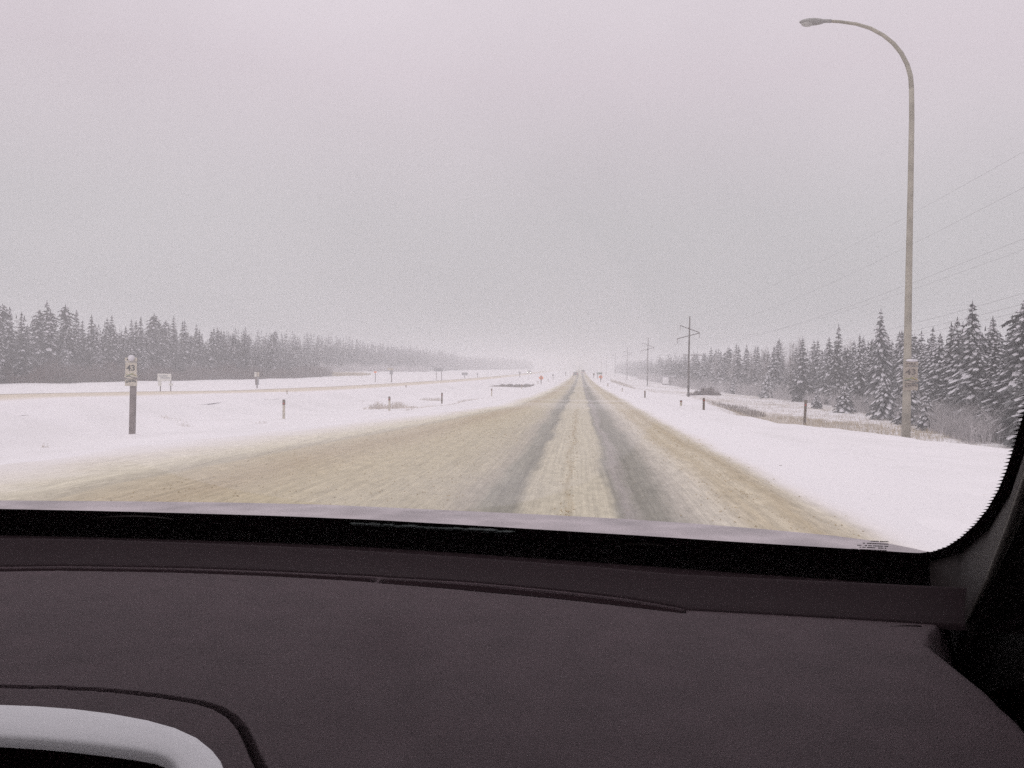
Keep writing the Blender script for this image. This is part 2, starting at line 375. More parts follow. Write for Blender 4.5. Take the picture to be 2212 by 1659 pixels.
grassy = sstep(.6, 3, X - crv) * (1 - sstep(50, 80, X)) * sstep(18, 30, Y) * (.65 + .35 * np.sin(Y * .11 + X * .3))
band = np.exp(-((X - (crv + 7)) / 4.5) ** 2) * np.exp(-((Y - 66) / 26) ** 2)
band2 = np.exp(-((X - 15) / 4) ** 2) * np.exp(-((Y - 120) / 60) ** 2)
grassy = np.clip(grassy * .62 + band * .6 + band2 * .45, 0, 1.2)
bank = np.exp(-((X + 70) / 9) ** 2) * np.exp(-((Y - 235) / 26) ** 2)
grassy = np.maximum(np.maximum(grassy, bank * 1.2), rut)
grassy = np.maximum(grassy, .42 * sstep(9, 13, X) * (1 - sstep(16, 24, Y)) * (Y > 6))
ground = grid_mesh('snow_ground', X, Y, Z, m_snow, {'grassy': grassy}); tag(ground, kind='structure', label='open snow-covered verge, median and ditch')
# main road
xr = axis([(-11.2, -8, 20), (-8, 3.2, 190), (3.2, 5.2, 20)])
yr = axis([(-20, 4, 12), (4, 30, 330), (30, 90, 240), (90, 300, 160), (300, 1500, 120)])
X, Y = np.meshgrid(xr, yr)
el = ip(Y, EL)
# the sheet narrows with the tapering turn lane
X = np.where(X < -1.2, -1.2 - (-X - 1.2) * (el + 3.2 - 1.2) / (11.2 - 1.2), X)
lat = np.where(X < -1.2, -1.2 - (-X - 1.2) / (el - 1.2) * 5.0, X)
near = np.clip(1 - Y / 60, 0, 1)
rough = .006 * fbm(X * 3, Y * .8, 2.2, 4) * near
ridge = lambda c, w, h: h * np.exp(-((lat - c) / w) ** 2)
clump = .5 + .5 * fbm(X * 2, Y * 2, 3.0, 9)
edgefade = 1 - np.maximum(sstep(4.3, 5.1, X), sstep(-6.6, -7.1, lat) if False else np.clip((-lat - 7.1) / 1.0, 0, 1))
Zr = T(X, Y) + .006 + edgefade * (.03 + rough + (ridge(1.9, .14, .03) + ridge(2.35, .16, .04)) * (.4 + .6 * clump) * near + ridge(-.15, .06, .014) * clump * near
     - ridge(.75, .28, .022) - ridge(-.95, .22, .022) - ridge(-5, .15, .02)) - (1 - edgefade) * .02
wob = .35 * fbm(X * .3, Y, .35, 12) + .22 * fbm(X, Y, 2.1, 8)
snowy = np.maximum(sstep(2.55, 3.15, X + .25 * wob), sstep(5.4, 8.2, -lat + .9 * wob))
ripple = sstep(.52, .9, .5 + .5 * fbm(X * .25, Y * .9, .22, 21)) * .30 * sstep(25, 60, Y)
snowy = np.clip(snowy + ripple, 0, 1)
road = grid_mesh('road', X, Y, Zr, m_road, {'lat': lat, 'snowy': snowy}); tag(road, kind='structure', label='sanded snowy highway with two dark wheel tracks')
# opposite carriageway
xr = axis([(-26.5, -17.5, 46)]); yr = axis([(-20, 20, 12), (20, 120, 120), (120, 400, 90), (400, 1500, 80)])
X, Y = np.meshgrid(xr, yr); lat2 = X - LCX
sn2 = np.maximum(sstep(2.4, 3.3, lat2), sstep(3.0, 3.6, -lat2))
Z2 = T(X, Y) + .05 * (1 - sstep(3.2, 4.2, np.abs(lat2))) - .03 * sstep(3.6, 4.3, np.abs(lat2)) + .006
opp = grid_mesh('opposite_carriageway', X, Y, Z2, m_road2, {'lat': lat2, 'snowy': sn2 * .9}); tag(opp, kind='structure', label='far carriageway, tan strip of sanded snow beyond the median')

def G(x, y): return float(T(x, y))

# ---------------------------------------------------------------- haze
hz = MB(); hz.box((0, 770, 7.2), (1400, 1700, 20.4))
m_haze = bpy.data.materials.new('haze_air'); m_haze.use_nodes = True
n = m_haze.node_tree.nodes; n.clear(); ho = n.new('ShaderNodeOutputMaterial'); hv = n.new('ShaderNodeVolumePrincipled')
hv.inputs['Density'].default_value = .0023; hv.inputs['Color'].default_value = (.955, .955, .965, 1); hv.inputs['Anisotropy'].default_value = 0
m_haze.node_tree.links.new(hv.outputs[0], ho.inputs['Volume'])
haze = hz.build('haze', m_haze); tag(haze, kind='stuff', label='pale snowy haze filling the air over the highway')

# ---------------------------------------------------------------- trees
def spruce_meshes(seed, H, Rb, levels, snow, needle, club=False, low=False):
    r = random.Random(seed); cr = MB()
    def P(base, out, side, L, drop, u, lift=0):
        x = L * u; return base + out * x + Vector((0, 0, -drop * L * u * u + .10 * L * u + lift))
    z0 = H * r.uniform(.05, .10)
    lean = Vector((r.uniform(-.02, .02), r.uniform(-.02, .02), 0))
    for k in range(levels):
        t = (k + r.uniform(-.2, .2)) / levels; t = min(max(t, 0), .985)
        z = z0 + (H - z0) * t
        prof = (1 - t) ** .85
        if club: prof = .55 * (1 - t) ** .6 + .28 * math.exp(-((t - .88) / .07) ** 2) + .12
        else: prof = prof * (1 - .25 * math.exp(-(t / .08) ** 2))
        nb = max(4, int((7 if low else 10) * (1 - .45 * t)))
        a0 = r.uniform(0, 6.28)
        for j in range(nb):
            a = a0 + 6.283 * j / nb + r.uniform(-.25, .25)
            L = Rb * prof * r.uniform(.62, 1.15) + .10
            out = Vector((math.cos(a), math.sin(a), 0)); side = Vector((-math.sin(a), math.cos(a), 0))
            base = lean * z + Vector((0, 0, z + r.uniform(-.1, .1))); drop = r.uniform(.25, .6)
            w = .17 * L + .07
            nseg = 2 if low else 4
            # needle fan: side twigs hanging either side of the branch
            for q in range(nseg):
                u0 = q / nseg; u1 = (q + 1.25) / nseg
                p0 = P(base, out, side, L, drop, u0); p1 = P(base, out, side, L, drop, min(u1, 1.08))
                ww = w * (1.15 - .75 * u0) * r.uniform(.7, 1.3)
                for sg in (-1, 1):
                    tip = P(base, out, side, L, drop, min(u1 + .12, 1.15)) + side * sg * ww * 1.5 + Vector((0, 0, -ww * r.uniform(.5, 1.2)))
                    cr.face([p0, p1, tip], 0)
                    if not low: cr.face([p0, p1, p0 * .5 + p1 * .5 + side * sg * ww * .4 + Vector((0, 0, -ww * 1.3))], 0)
            if r.random() < snow:
                us = r.uniform(.12, .5); ue = r.uniform(.8, 1.04); sw = w * r.uniform(.55, 1.05)
                a_ = P(base, out, side, L, drop, us, .05); b_ = P(base, out, side, L, drop, (us + ue) / 2, .09); c_ = P(base, out, side, L, drop, ue, .03)
                for sg in (-1, 1):
                    d_ = P(base, out, side, L, drop, (us + ue) / 2, -.03) + side * sg * sw
                    e_ = P(base, out, side, L, drop, ue * .97, -.07) + side * sg * sw * .55
                    cr.face([a_, b_, d_], 1); cr.face([b_, c_, e_, d_], 1)
    top = lean * H + Vector((0, 0, H * 1.015))
    for j in range(3):
        a = 2.1 * j; s_ = Vector((math.cos(a), math.sin(a), 0))
        cr.face([top, top + s_ * .10 - Vector((0, 0, .55)), top - s_ * .06 - Vector((0, 0, .6))], 1 if (snow > .6 and j == 0) else 0)
    tk = MB(); tk.tube([(0, 0, -.4), lean * H * .5 + Vector((0, 0, H * .5)), lean * H + Vector((0, 0, H * .97))], [.012 * H + .03, .008 * H + .02, .012], 6)
    return cr.mesh('crown', [needle, m_tsnow]), tk.mesh('trunk', m_bark)
PROTO = {
 'snowy': [spruce_meshes(100 + i, 9, R.uniform(1.5, 2.0), 26, .80, m_needle) for i in range(5)],
 'dark': [spruce_meshes(200 + i, 9, R.uniform(1.3, 1.8), 28, .36, m_needle_dark, club=(i % 3 == 0)) for i in range(6)],
 'dusted': [spruce_meshes(300 + i, 9, R.uniform(1.4, 1.8), 25, .62, m_needle_dark, club=(i == 0)) for i in range(4)],
 'small': [spruce_meshes(400 + i, 3.6, R.uniform(1.05, 1.35), 13, .97, m_needle) for i in range(3)],
}
def tree(kind, x, y, h, label, group=None, name='spruce_tree', wide=1.0):
    cm_, tm_ = R.choice(PROTO[kind]); base = 3.6 if kind == 'small' else 9.0
    e = empty(name, (x, y, G(x, y) - .05), R.uniform(0, 6.28), label=label, cat='tree', group=group)
    s = h / base; e.scale = (s * wide * R.uniform(.88, 1.12), s * wide * R.uniform(.88, 1.12), s)
    link('trunk', tm_, e); link('crown', cm_, e)
    return e
def where_left(x, y):
    px = VPX + FPX * x / y
    for lim, t in ((0, 'left of the view'), (60, 'at the left edge of the view'), (130, 'beside the two tallest left trees'), (260, 'left of the route marker post'), (310, 'behind the route marker sign'), (370, 'behind the white information sign'),
                   (500, 'between the two white signs'), (580, 'behind the double-board sign'), (640, 'right of double-board sign')):
        if px < lim: return t
    return 'at its right end'
ROWS = ('front-row', 'second-row', 'third-row', 'rear')
def XL(y): return float(np.interp(y, [60, 85, 130, 200, 222], [-68, -68, -67, -67, -70]))
# left stand
GL = 'dark spruces in the stand beyond the far carriageway'
LBL_L = 'dark snow-dusted spruce standing tightly packed in the left-hand forest beyond the far carriageway'
tree('dusted', XL(103) - 1, 105, 10.6, 'tall spruce with a broad top, leftmost of the two that rise above the left forest', GL, wide=1.15)
tree('dark', XL(110) - 1.5, 109.5, 10.4, 'tall dark spruce, second from the left edge, rising above the left forest', GL, wide=1.1)
tree('snowy', XL(118) + 2.6, 122, 5.2, 'snow-laden low spruce directly behind the left route marker sign', GL, wide=1.25)
tree('snowy', XL(108) + 1.5, 112, 5.0, 'snow-laden spruce in front of the dark left forest, left of the route marker sign', GL, wide=1.2)
tree('snowy', XL(104) + 1.2, 105, 5.4, 'snow-laden spruce at the foot of the two tallest left trees', GL, wide=1.1)
tree('dark', XL(184) - 1, 185, 10.6, 'dark spruce standing up above its neighbours where the left forest gets lower', GL, wide=.8)
tree('dark', XL(130) - 1, 127, 10.0, 'slim dark spruce with a pointed top above the left route marker sign', GL, wide=.8)
nl = 0
y = 78.0
while y < 224:
    for row in range(3):
        xx = XL(y) - 2.6 * row - R.uniform(-.8, 2.0); yy = y + R.uniform(-1.1, 1.1)
        hh = (8.0 + .45 * row + R.uniform(-2.3, 1.3) + .7 * math.sin(y * .29) * math.sin(y * .11)) * float(np.interp(y, [80, 110, 150, 175, 224], [1.02, .98, 1.16, 1.02, .92]))
        
        kd = 'dusted' if R.random() < (.45 if y < 125 else .25) else 'dark'
        lb = '%s %s spruce of the left forest, %s' % ('snow-dusted' if kd == 'dusted' else 'dark narrow', ROWS[row], where_left(xx, yy))
        tree(kd, xx, yy, hh, lb, lb.replace(' spruce ', ' spruces ')); nl += 1
    y += R.uniform(2.4, 3.5) if y < 180 else R.uniform(3.4, 5)
def XR(y): return float(np.interp(y, [20, 40, 49, 68, 85, 120, 160, 216, 300], [20, 21.5, 23.4, 27.5, 31, 35, 33, 29.5, 29]))
GR = 'snow-laden spruces along the right side of the road'
def where_right(x, y):
    px = VPX + FPX * x / y
    for lim, t in ((1500, 'beyond the first power pole'), (1580, 'behind the dark bush by the first power pole'), (1740, 'between the dark bush and the brown stake'), (1830, 'just right of the brown stake'),
                   (1900, 'round the tallest spruce left of the lamp pole'), (1960, 'right behind the street lamp pole'), (2060, 'just right of the street lamp pole'), (2130, 'between lamp and windscreen pillar'), (2260, 'cut by the windscreen pillar')):
        if px < lim: return t
    return 'hidden beyond the windscreen pillar'
ROWS = ('front-row', 'second-row', 'third-row', 'rear')
LBL_R = 'snow-laden spruce packed in the right-hand forest beside the ditch'
for (px, y0, h, kd, w_, lab) in (
  (1882, 96, 11.4, 'snowy', .95, 'tallest snowy spruce just left of the street lamp pole'),
  (2068, 66, 9.6, 'snowy', 1.0, 'tallest spruce between the street lamp pole and the car pillar'),
  (1792, 118, 11.0, 'dusted', .85, 'pointed dark spruce two trees left of the tallest one, above the brown stake'),
  (1720, 132, 9.8, 'dusted', 1.05, 'round-topped dark spruce at the left end of the near right-hand trees'),
  (1838, 106, 9.2, 'dusted', .9, 'grey spruce between the pointed dark spruce and the tallest one by the lamp'),
  (1938, 84, 9.0, 'snowy', .95, 'snowy spruce whose top is right beside the street lamp pole'),
  (2022, 72, 8.4, 'dusted', .9, 'dark-topped spruce immediately right of the street lamp pole'),
  (2150, 58, 7.2, 'snowy', 1.1, 'wide snowy spruce near the right edge of the windscreen'),
  (2185, 52, 6.9, 'snowy', 1.3, 'last snowy spruce before the windscreen pillar'),
  (2120, 55, 5.2, 'snowy', 1.5, 'low broad snowy spruce reaching the ground, second from the windscreen pillar'),
  (2200, 47, 5.6, 'snowy', 1.5, 'low broad snowy spruce cut by the windscreen pillar'),
  (2165, 50, 4.4, 'snowy', 1.6, 'shortest broad snowy spruce near the windscreen pillar')):
    x0 = (px - VPX) / FPX * y0 * 1.0
    tree(kd, x0, y0, h, lab, GR, wide=w_)
for (px, y0, h, lab) in (
  (1890, 80, 4.3, 'small bright spruce loaded with snow, left of the street lamp pole'),
  (1942, 70, 3.4, 'small spruce with snowy boughs half hidden by the street lamp pole'),
  (1808, 92, 3.3, 'small snowy spruce right of the brown stake'),
  (1975, 64, 2.9, 'small snowy spruce just right of the foot of the lamp pole'),
  (1752, 105, 2.4, 'tiny snow-capped spruce behind the brown stake'),
  (1650, 150, 4.6, 'small pale spruce in front of the bare trees'),
  (1580, 175, 4.2, 'small pale spruce behind the dark bush by the first power pole'),
  (2110, 58, 3.2, 'small snowy spruce at the foot of the trees near the car pillar')):
    tree('small', (px - VPX) / FPX * y0, y0, h, lab, GR)
y = 36.0; nr = 0
while y < 235:
    for row in range(3 if y < 80 else 2):
        if 128 < y < 200 and R.random() < .5: continue
        xx = XR(y) + 2.6 + 2.8 * row + R.uniform(-.9, .9); yy = y + R.uniform(-1.2, 1.2)
        hh = (6.9 + .6 * row + R.uniform(-1.3, 1.3)) * float(np.interp(y, [36, 60, 90, 120, 235], [1.15, 1.08, 1.10, 1.25, 1.3]))
        kd = 'snowy' if R.random() < (.75 if y < 110 else .4) else 'dusted'
        lb = '%s %s spruce of the right forest, %s' % ('snow-laden' if kd == 'snowy' else 'greyish', ROWS[row], where_right(xx, yy))
        tree(kd, xx, yy, hh, lb, lb.replace(' spruce ', ' spruces '), wide=1.35 if y < 75 else 1.1); nr += 1
    y += R.uniform(1.9, 2.8) if y < 130 else R.uniform(3.2, 5)
# bare frosted trees
def bare_mesh(seed, H, pale_tone=True):
    r = random.Random(seed); tr = MB(); cr = MB()
    tr.tube([(0, 0, -.3), (r.uniform(-.1, .1), r.uniform(-.1, .1), H * .5), (r.uniform(-.25, .25), r.uniform(-.25, .25), H * .95)], [.09, .06, .015], 5)
    for k in range(90):
        z = H * r.uniform(.22, .97); a = r.uniform(0, 6.28); L = (H - z) * .35 + .5; L *= r.uniform(.6, 1.2)
        p = Vector((0, 0, z)); d = Vector((math.cos(a), math.sin(a), r.uniform(.7, 1.5))).normalized()
        e = p + d * L; s = Vector((-math.sin(a), math.cos(a), 0)) * .022
        cr.face([p - s, p + s, e])
        for q in range(7):
            u = r.uniform(.25, 1); b = p + (e - p) * u; d2 = (d + Vector((r.uniform(-1, 1), r.uniform(-1, 1), r.uniform(-.2, .9))) * .7).normalized()
            cr.face([b, b + Vector((0, 0, .035)), b + d2 * L * .45 * r.uniform(.5, 1)])
    return cr.mesh('crown', m_twig_frost), tr.mesh('trunk', m_bark)
BARE = [bare_mesh(500 + i, 8) for i in range(4)]
for k in range(22):
    yy = 128 + 75 * k / 22 + R.uniform(-2, 2); xx = XR(yy) + R.uniform(.5, 7)
    e = empty('bare_tree', (xx, yy, G(xx, yy)), R.uniform(0, 6), label='leafless frosted tree among the right-hand spruces behind the first power pole', cat='tree', group='bare frosted trees on the right')
    s = R.uniform(.75, 1.3); e.scale = (s, s, s); c_, t_ = R.choice(BARE); link('trunk', t_, e); link('crown', c_, e)

# far woods as mass
def far_wood(name, pts, n, depth, h0, h1, needle, label, seed):
    r = random.Random(seed); mb = MB()
    protos = []
    for q in range(3):
        c_, t_ = spruce_meshes(seed * 7 + q, 9, 1.6, 12, .35, needle, low=True)
        vv = np.empty(len(c_.vertices) * 3, np.float32); c_.vertices.foreach_get('co', vv); protos.append((vv.reshape(-1, 3), [tuple(p.vertices) for p in c_.polygons], [p.material_index for p in c_.polygons]))
        bpy.data.meshes.remove(c_)
    ysv = [p[0] for p in pts]; xsv = [p[1] for p in pts]
    VV = []; FF = []; MM = []; off = 0
    for k in range(n):
        y = ysv[0] + (ysv[-1] - ysv[0]) * (k + r.random()) / n
        x = float(np.interp(y, ysv, xsv)); x += r.uniform(0, depth) * (1 if x > 0 else -1)
        v, f, m_ = r.choice(protos); s = r.uniform(h0, h1) / 9; a = r.uniform(0, 6.28)
        ca, sa = math.cos(a) * s * 1.15, math.sin(a) * s * 1.15
        nv = np.stack([v[:, 0] * ca - v[:, 1] * sa + x, v[:, 0] * sa + v[:, 1] * ca + y, v[:, 2] * s + G(x, y)], -1)
        VV.append(nv); FF += [tuple(i + off for i in ff) for ff in f]; MM += m_; off += len(v)
    me = bpy.data.meshes.new(name); me.from_pydata(np.concatenate(VV).tolist(), [], FF); me.materials.append(needle); me.materials.append(m_tsnow)
    me.polygons.foreach_set('material_index', MM); o = bpy.data.objects.new(name, me); C.objects.link(o)
    tag(o, label, 'wood', kind='stuff'); return o
far_wood('far_wood', [(232, -84), (300, -84), (380, -80), (480, -84), (600, -84)], 820, 22, 9.5, 13, m_needle_far, 'hazy grey second wood behind the snowy gap on the left', 13)
far_wood('far_wood', [(600, -84), (760, -68), (950, -52)], 420, 16, 9, 12, m_needle_far, 'palest far-off wood on the left fading into the haze', 3)
far_wood('far_wood', [(225, 31), (300, 30), (400, 31), (600, 32), (900, 36)], 640, 14, 7.5, 10.5, m_needle_dark, 'grey far-off wood on the right behind the power poles', 4)
far_wood('back_wood', [(70, -75), (150, -76), (225, -78)], 420, 16, 7.2, 9.6, m_needle_dark, 'deeper dark rows of the left forest behind its front trees', 5)
far_wood('back_wood', [(36, 27), (68, 34), (120, 42), (225, 36)], 330, 13, 6.0, 9.2, m_needle, 'deeper rows of the right forest behind its front trees', 6)
far_wood('young_spruce_thicket', [(36, 22.5), (49, 25), (68, 29), (85, 33), (120, 37), (160, 34)], 260, 5, 2.2, 5.2, m_needle, 'thicket of young snowy spruces filling in below the right-hand trees', 8)

def brush(name, region, n, h0, h1, w, material, label, seed, cat='brush', spread=.5, stuff=True, mound=None):
    r = random.Random(seed); mb = MB()
    for k in range(n):
        x, y = region(r)[:2]; g = G(x, y); h = r.uniform(h0, h1) * (.78 + .3 * math.sin(x * .9 + y * .31) * math.sin(y * .17 + 1) + .12 * math.sin(y * .9))
        if mound:
            q_ = math.hypot((x - mound[0]) / mound[2], (y - mound[1]) / mound[3]); h *= max(.12, (1 - q_ ** 2) * (.45 + .55 * math.sin(x * 2.3 + 1) ** 2))
            if r.random() < q_ * .6: continue
        a = r.uniform(0, 6.28); sp = r.uniform(0, spread) * h
        tip = Vector((x + math.cos(a) * sp, y + math.sin(a) * sp, g + h)); b = Vector((x, y, g - .05))
        mb.face([b - Vector((w, 0, 0)), b + Vector((w, 0, 0)), tip])
        for q in range(2):
            u = r.uniform(.35, .85); p = b + (tip - b) * u; a2 = r.uniform(0, 6.28)
            mb.face([p, p + Vector((0, 0, w * 1.6)), p + Vector((math.cos(a2) * h * .22, math.sin(a2) * h * .22, h * .22))])
    o = mb.build(name, material); tag(o, label, cat, kind='stuff' if stuff else None); return o
brush('brush', lambda r: (lambda y: (XL(y) + 1.2 + r.uniform(-4, 3.2), y))(r.uniform(95, 222)), 15000, 1.4, 3.1, .035, m_twig, 'dense reddish-brown bare brush at the foot of the left forest', 1)
brush('brush', lambda r: (lambda y: (XR(y) + r.uniform(-1.6, 3.5), y))(r.uniform(50, 130)), 15000, .8, 2.7, .018, m_twig_frost, 'frosted grey brush at the foot of the right-hand trees', 2)
brush('brush', lambda r: (lambda y: (XR(y) + r.uniform(-1.5, 4), y))(r.uniform(130, 420)), 9000, 1.5, 3.4, .05, m_twig_frost, 'pale hazy brush below the trees behind the power poles', 3)
brush('brush', lambda r: (lambda y: (-84 + 10 * (y - 228) / 165 + r.uniform(-3, 2.5), y))(r.uniform(228, 400)), 6000, 1.5, 3.5, .06, m_twig_frost, 'pale hazy brush below the second stand on the left', 4)
def ell(cx, cy, rx, ry): 
    def f(r):
        a = r.uniform(0, 6.28); q = math.sqrt(r.random()); return cx + rx * q * math.cos(a), cy + ry * q * math.sin(a)
    return f
def ditch(r):
    y = 30 + 130 * r.random() ** 1.3; cr_ = float(np.interp(y, *zip(*CREST))); return cr_ + r.uniform(2.0, max(3, XR(y) - cr_)), y
brush('dry_grass', ditch, 14000, .12, .42, .012, m_grass_grey, 'frosted grass poking through the snow in the right ditch', 5, 'grass')
brush('dry_grass', ell(18, 64, 7, 13), 3200, .15, .45, .013, m_grass, 'tan dry grass strip beyond the snow berm beside the street lamp', 6, 'grass')
brush('dry_grass', ell(14.5, 44, 3, 9), 900, .12, .36, .012, m_grass, 'tan dry grass behind the foot of the street lamp', 16, 'grass')
brush('dry_grass', ell(15.5, 100, 3.5, 22), 2600, .15, .5, .025, m_grass_dark, 'dark grass and twigs around the foot of the first power pole', 7, 'grass')
brush('dry_grass', ell(9, 190, 2.0, 40), 1500, .2, .6, .04, m_grass_grey, 'grass edge below the third power pole', 8, 'grass')
p = at_z(850, 877, -.75)
brush('grass_tuft', ell(p.x, p.y, 1.9, 1.0), 900, .3, .75, .010, m_grass_grey, 'wide tuft of grey grass round a stake in the snowy median', 9, 'grass', mound=(p.x - .3, p.y, 2.1, 1.3))
p = at_z(948, 861, -.9)
brush('grass_tuft', ell(p.x - .6, p.y, 1.0, .6), 160, .15, .4, .010, m_grass_grey, 'small faint grass tuft beside the third left stake', 10, 'grass')
p = at_z(1105, 831, -1.15)
brush('bush_patch', lambda r: (p.x + r.uniform(-3.6, 3.6), p.y + r.uniform(-7, 7)), 6500, .3, .85, .03, m_grass_dark, 'long dark patch of low brush in the snowy median', 11, 'brush', mound=(p.x + .8, p.y + 1, 4.2, 8.5))
brush('grass_tuft', ell(9.4, 60, .7, .6), 130, .15, .4, .010, m_grass_grey, 'small tuft on the right-hand snow slope before the first power pole', 12, 'grass')
brush('bush', ell(23.5, 165, 3.4, 2.4), 3000, 1.3, 2.7, .03, m_twig, 'round dark reddish bush right of the first power pole', 13, 'bush', stuff=False, mound=(23.5, 165, 3.7, 3.2))
brush('dry_grass', ell(-69, 238, 8, 22), 4000, .3, .9, .05, m_grass, 'tan grassy bank at the right end of the near left forest', 14, 'grass')
for (a_, b_, n_, w_, lb_) in ((375, 917, 60, .6, 'sparse stubble in the snow right of the left route marker'), (398, 921, 40, .35, 'tiny stubble clump in the snow right of the left route marker'),
        (98, 970, 14, .12, 'dark stalk poking out of the snow at the lower left'), (560, 915, 18, .3, 'few stalks in the snow left of the white stake'), (972, 835, 60, .8, 'faint stubble low in the far median'), (1160, 972, 0, .1, '')):
    if n_:
        p = at_z(a_, b_, -.8); brush('grass_tuft', ell(p.x, p.y, w_, w_ * .6), n_, .05, .2, .008, m_grass_grey, lb_, 60 + n_, 'grass')
def track(r):
    y = r.uniform(44, 66); return -9.2 + (y - 44) * .085 + r.uniform(-.12, .12), y
brush('dry_grass', track, 500, .05, .18, .010, m_grass_grey, 'thin curved line of stubble in the snowy median', 15, 'grass')

# ---------------------------------------------------------------- slush clumps on the road
r = random.Random(77); mb = MB()
for k in range(5200):
    y = 4.5 + 32 * r.random() ** 1.6
    if r.random() < .5: x = r.gauss(2.1, .28)
    elif r.random() < .75: x = r.uniform(-5.5, -1.4)
    else: x = r.gauss(-.15, .06)
    if x < -5 and y > 22: continue
    s = r.uniform(.004, .016) * (1 if y < 18 else 1.3); z = G(x, y) + .040
    a = [r.uniform(0, 6.28) for _ in range(1)][0]
    pts = [Vector((x + s * math.cos(a + q * 1.57) * r.uniform(.7, 1.3), y + s * math.sin(a + q * 1.57) * r.uniform(.7, 1.3), z)) for q in range(4)]
    t_ = Vector((x, y, z + s * .7))
    for q in range(4): mb.face([pts[q], pts[(q + 1) % 4], t_])
tag(mb.build('slush_clumps', mat('sandy_slush_lump', (.38, .30, .18), .85, var=.3, vscale=9)), 'small brown sandy slush lumps strewn over the road', 'slush', kind='stuff')
for (x, y, lb) in ((3.35, 14.5, 'small dark lump on the snow edge just right of the road'), (4.3, 13.0, 'small flat dark lump further out on the right-hand snow')):
    mb = MB(); mb.blob((0, 0, .02), (.045, .03, .02), 8, 6); o = mb.build('slush_lump', m_brownpost, loc=(x, y, G(x, y))); tag(o, lb, 'lump')

# ---------------------------------------------------------------- street lamp
base = at_z(1957, 948, -.62); lx, ly = base.x, base.y
lamp = empty('street_lamp', (lx, ly, G(lx, ly) - .1), label='tall tapering street lamp with a curved arm reaching over the road', cat='street lamp')
def L_at(px, py): v = at_y(px, py, ly); return v - Vector(lamp.location)
mb = MB(); pts = [Vector((0, 0, -.1))] + [L_at(px, py) for px, py in ((1960, 780), (1963, 600), (1967, 400), (1969.5, 250), (1969, 190))]
mb.tube(pts, [.145, .12, .105, .09, .082, .078], 14); mb.build('pole', m_lamp, lamp, smooth=True)
mb = MB(); arm = [(1969, 192), (1967, 165), (1960, 140), (1947, 115), (1930, 94), (1908, 76), (1880, 61), (1850, 52), (1815, 47), (1782, 45)]
mb.tube([L_at(*q) for q in arm], [.078, .076, .072, .068, .064, .060, .056, .052, .048, .044], 12); mb.build('arm', m_lamp, lamp, smooth=True)
mb = MB(); hc = L_at(1755, 47); mb.blob(hc, (.42, .17, .105), 18, 10); lh = mb.build('lamp_head', m_lamp_head, lamp, smooth=True)
mb = MB(); mb.blob(hc + Vector((-.16, 0, -.055)), (.20, .13, .10), 14, 8); mb.build('lens', m_lens, lh, smooth=True)
mb = MB(); mb.tube([L_at(1795, 45.5), L_at(1778, 45.5)], .06, 10); mb.build('collar', m_lamp_head, lamp, smooth=True)
mb = MB(); mb.blob((0, 0, .05), (.42, .38, .13), 16, 8); mb.build('snow_drift', m_snow, lamp, smooth=True)

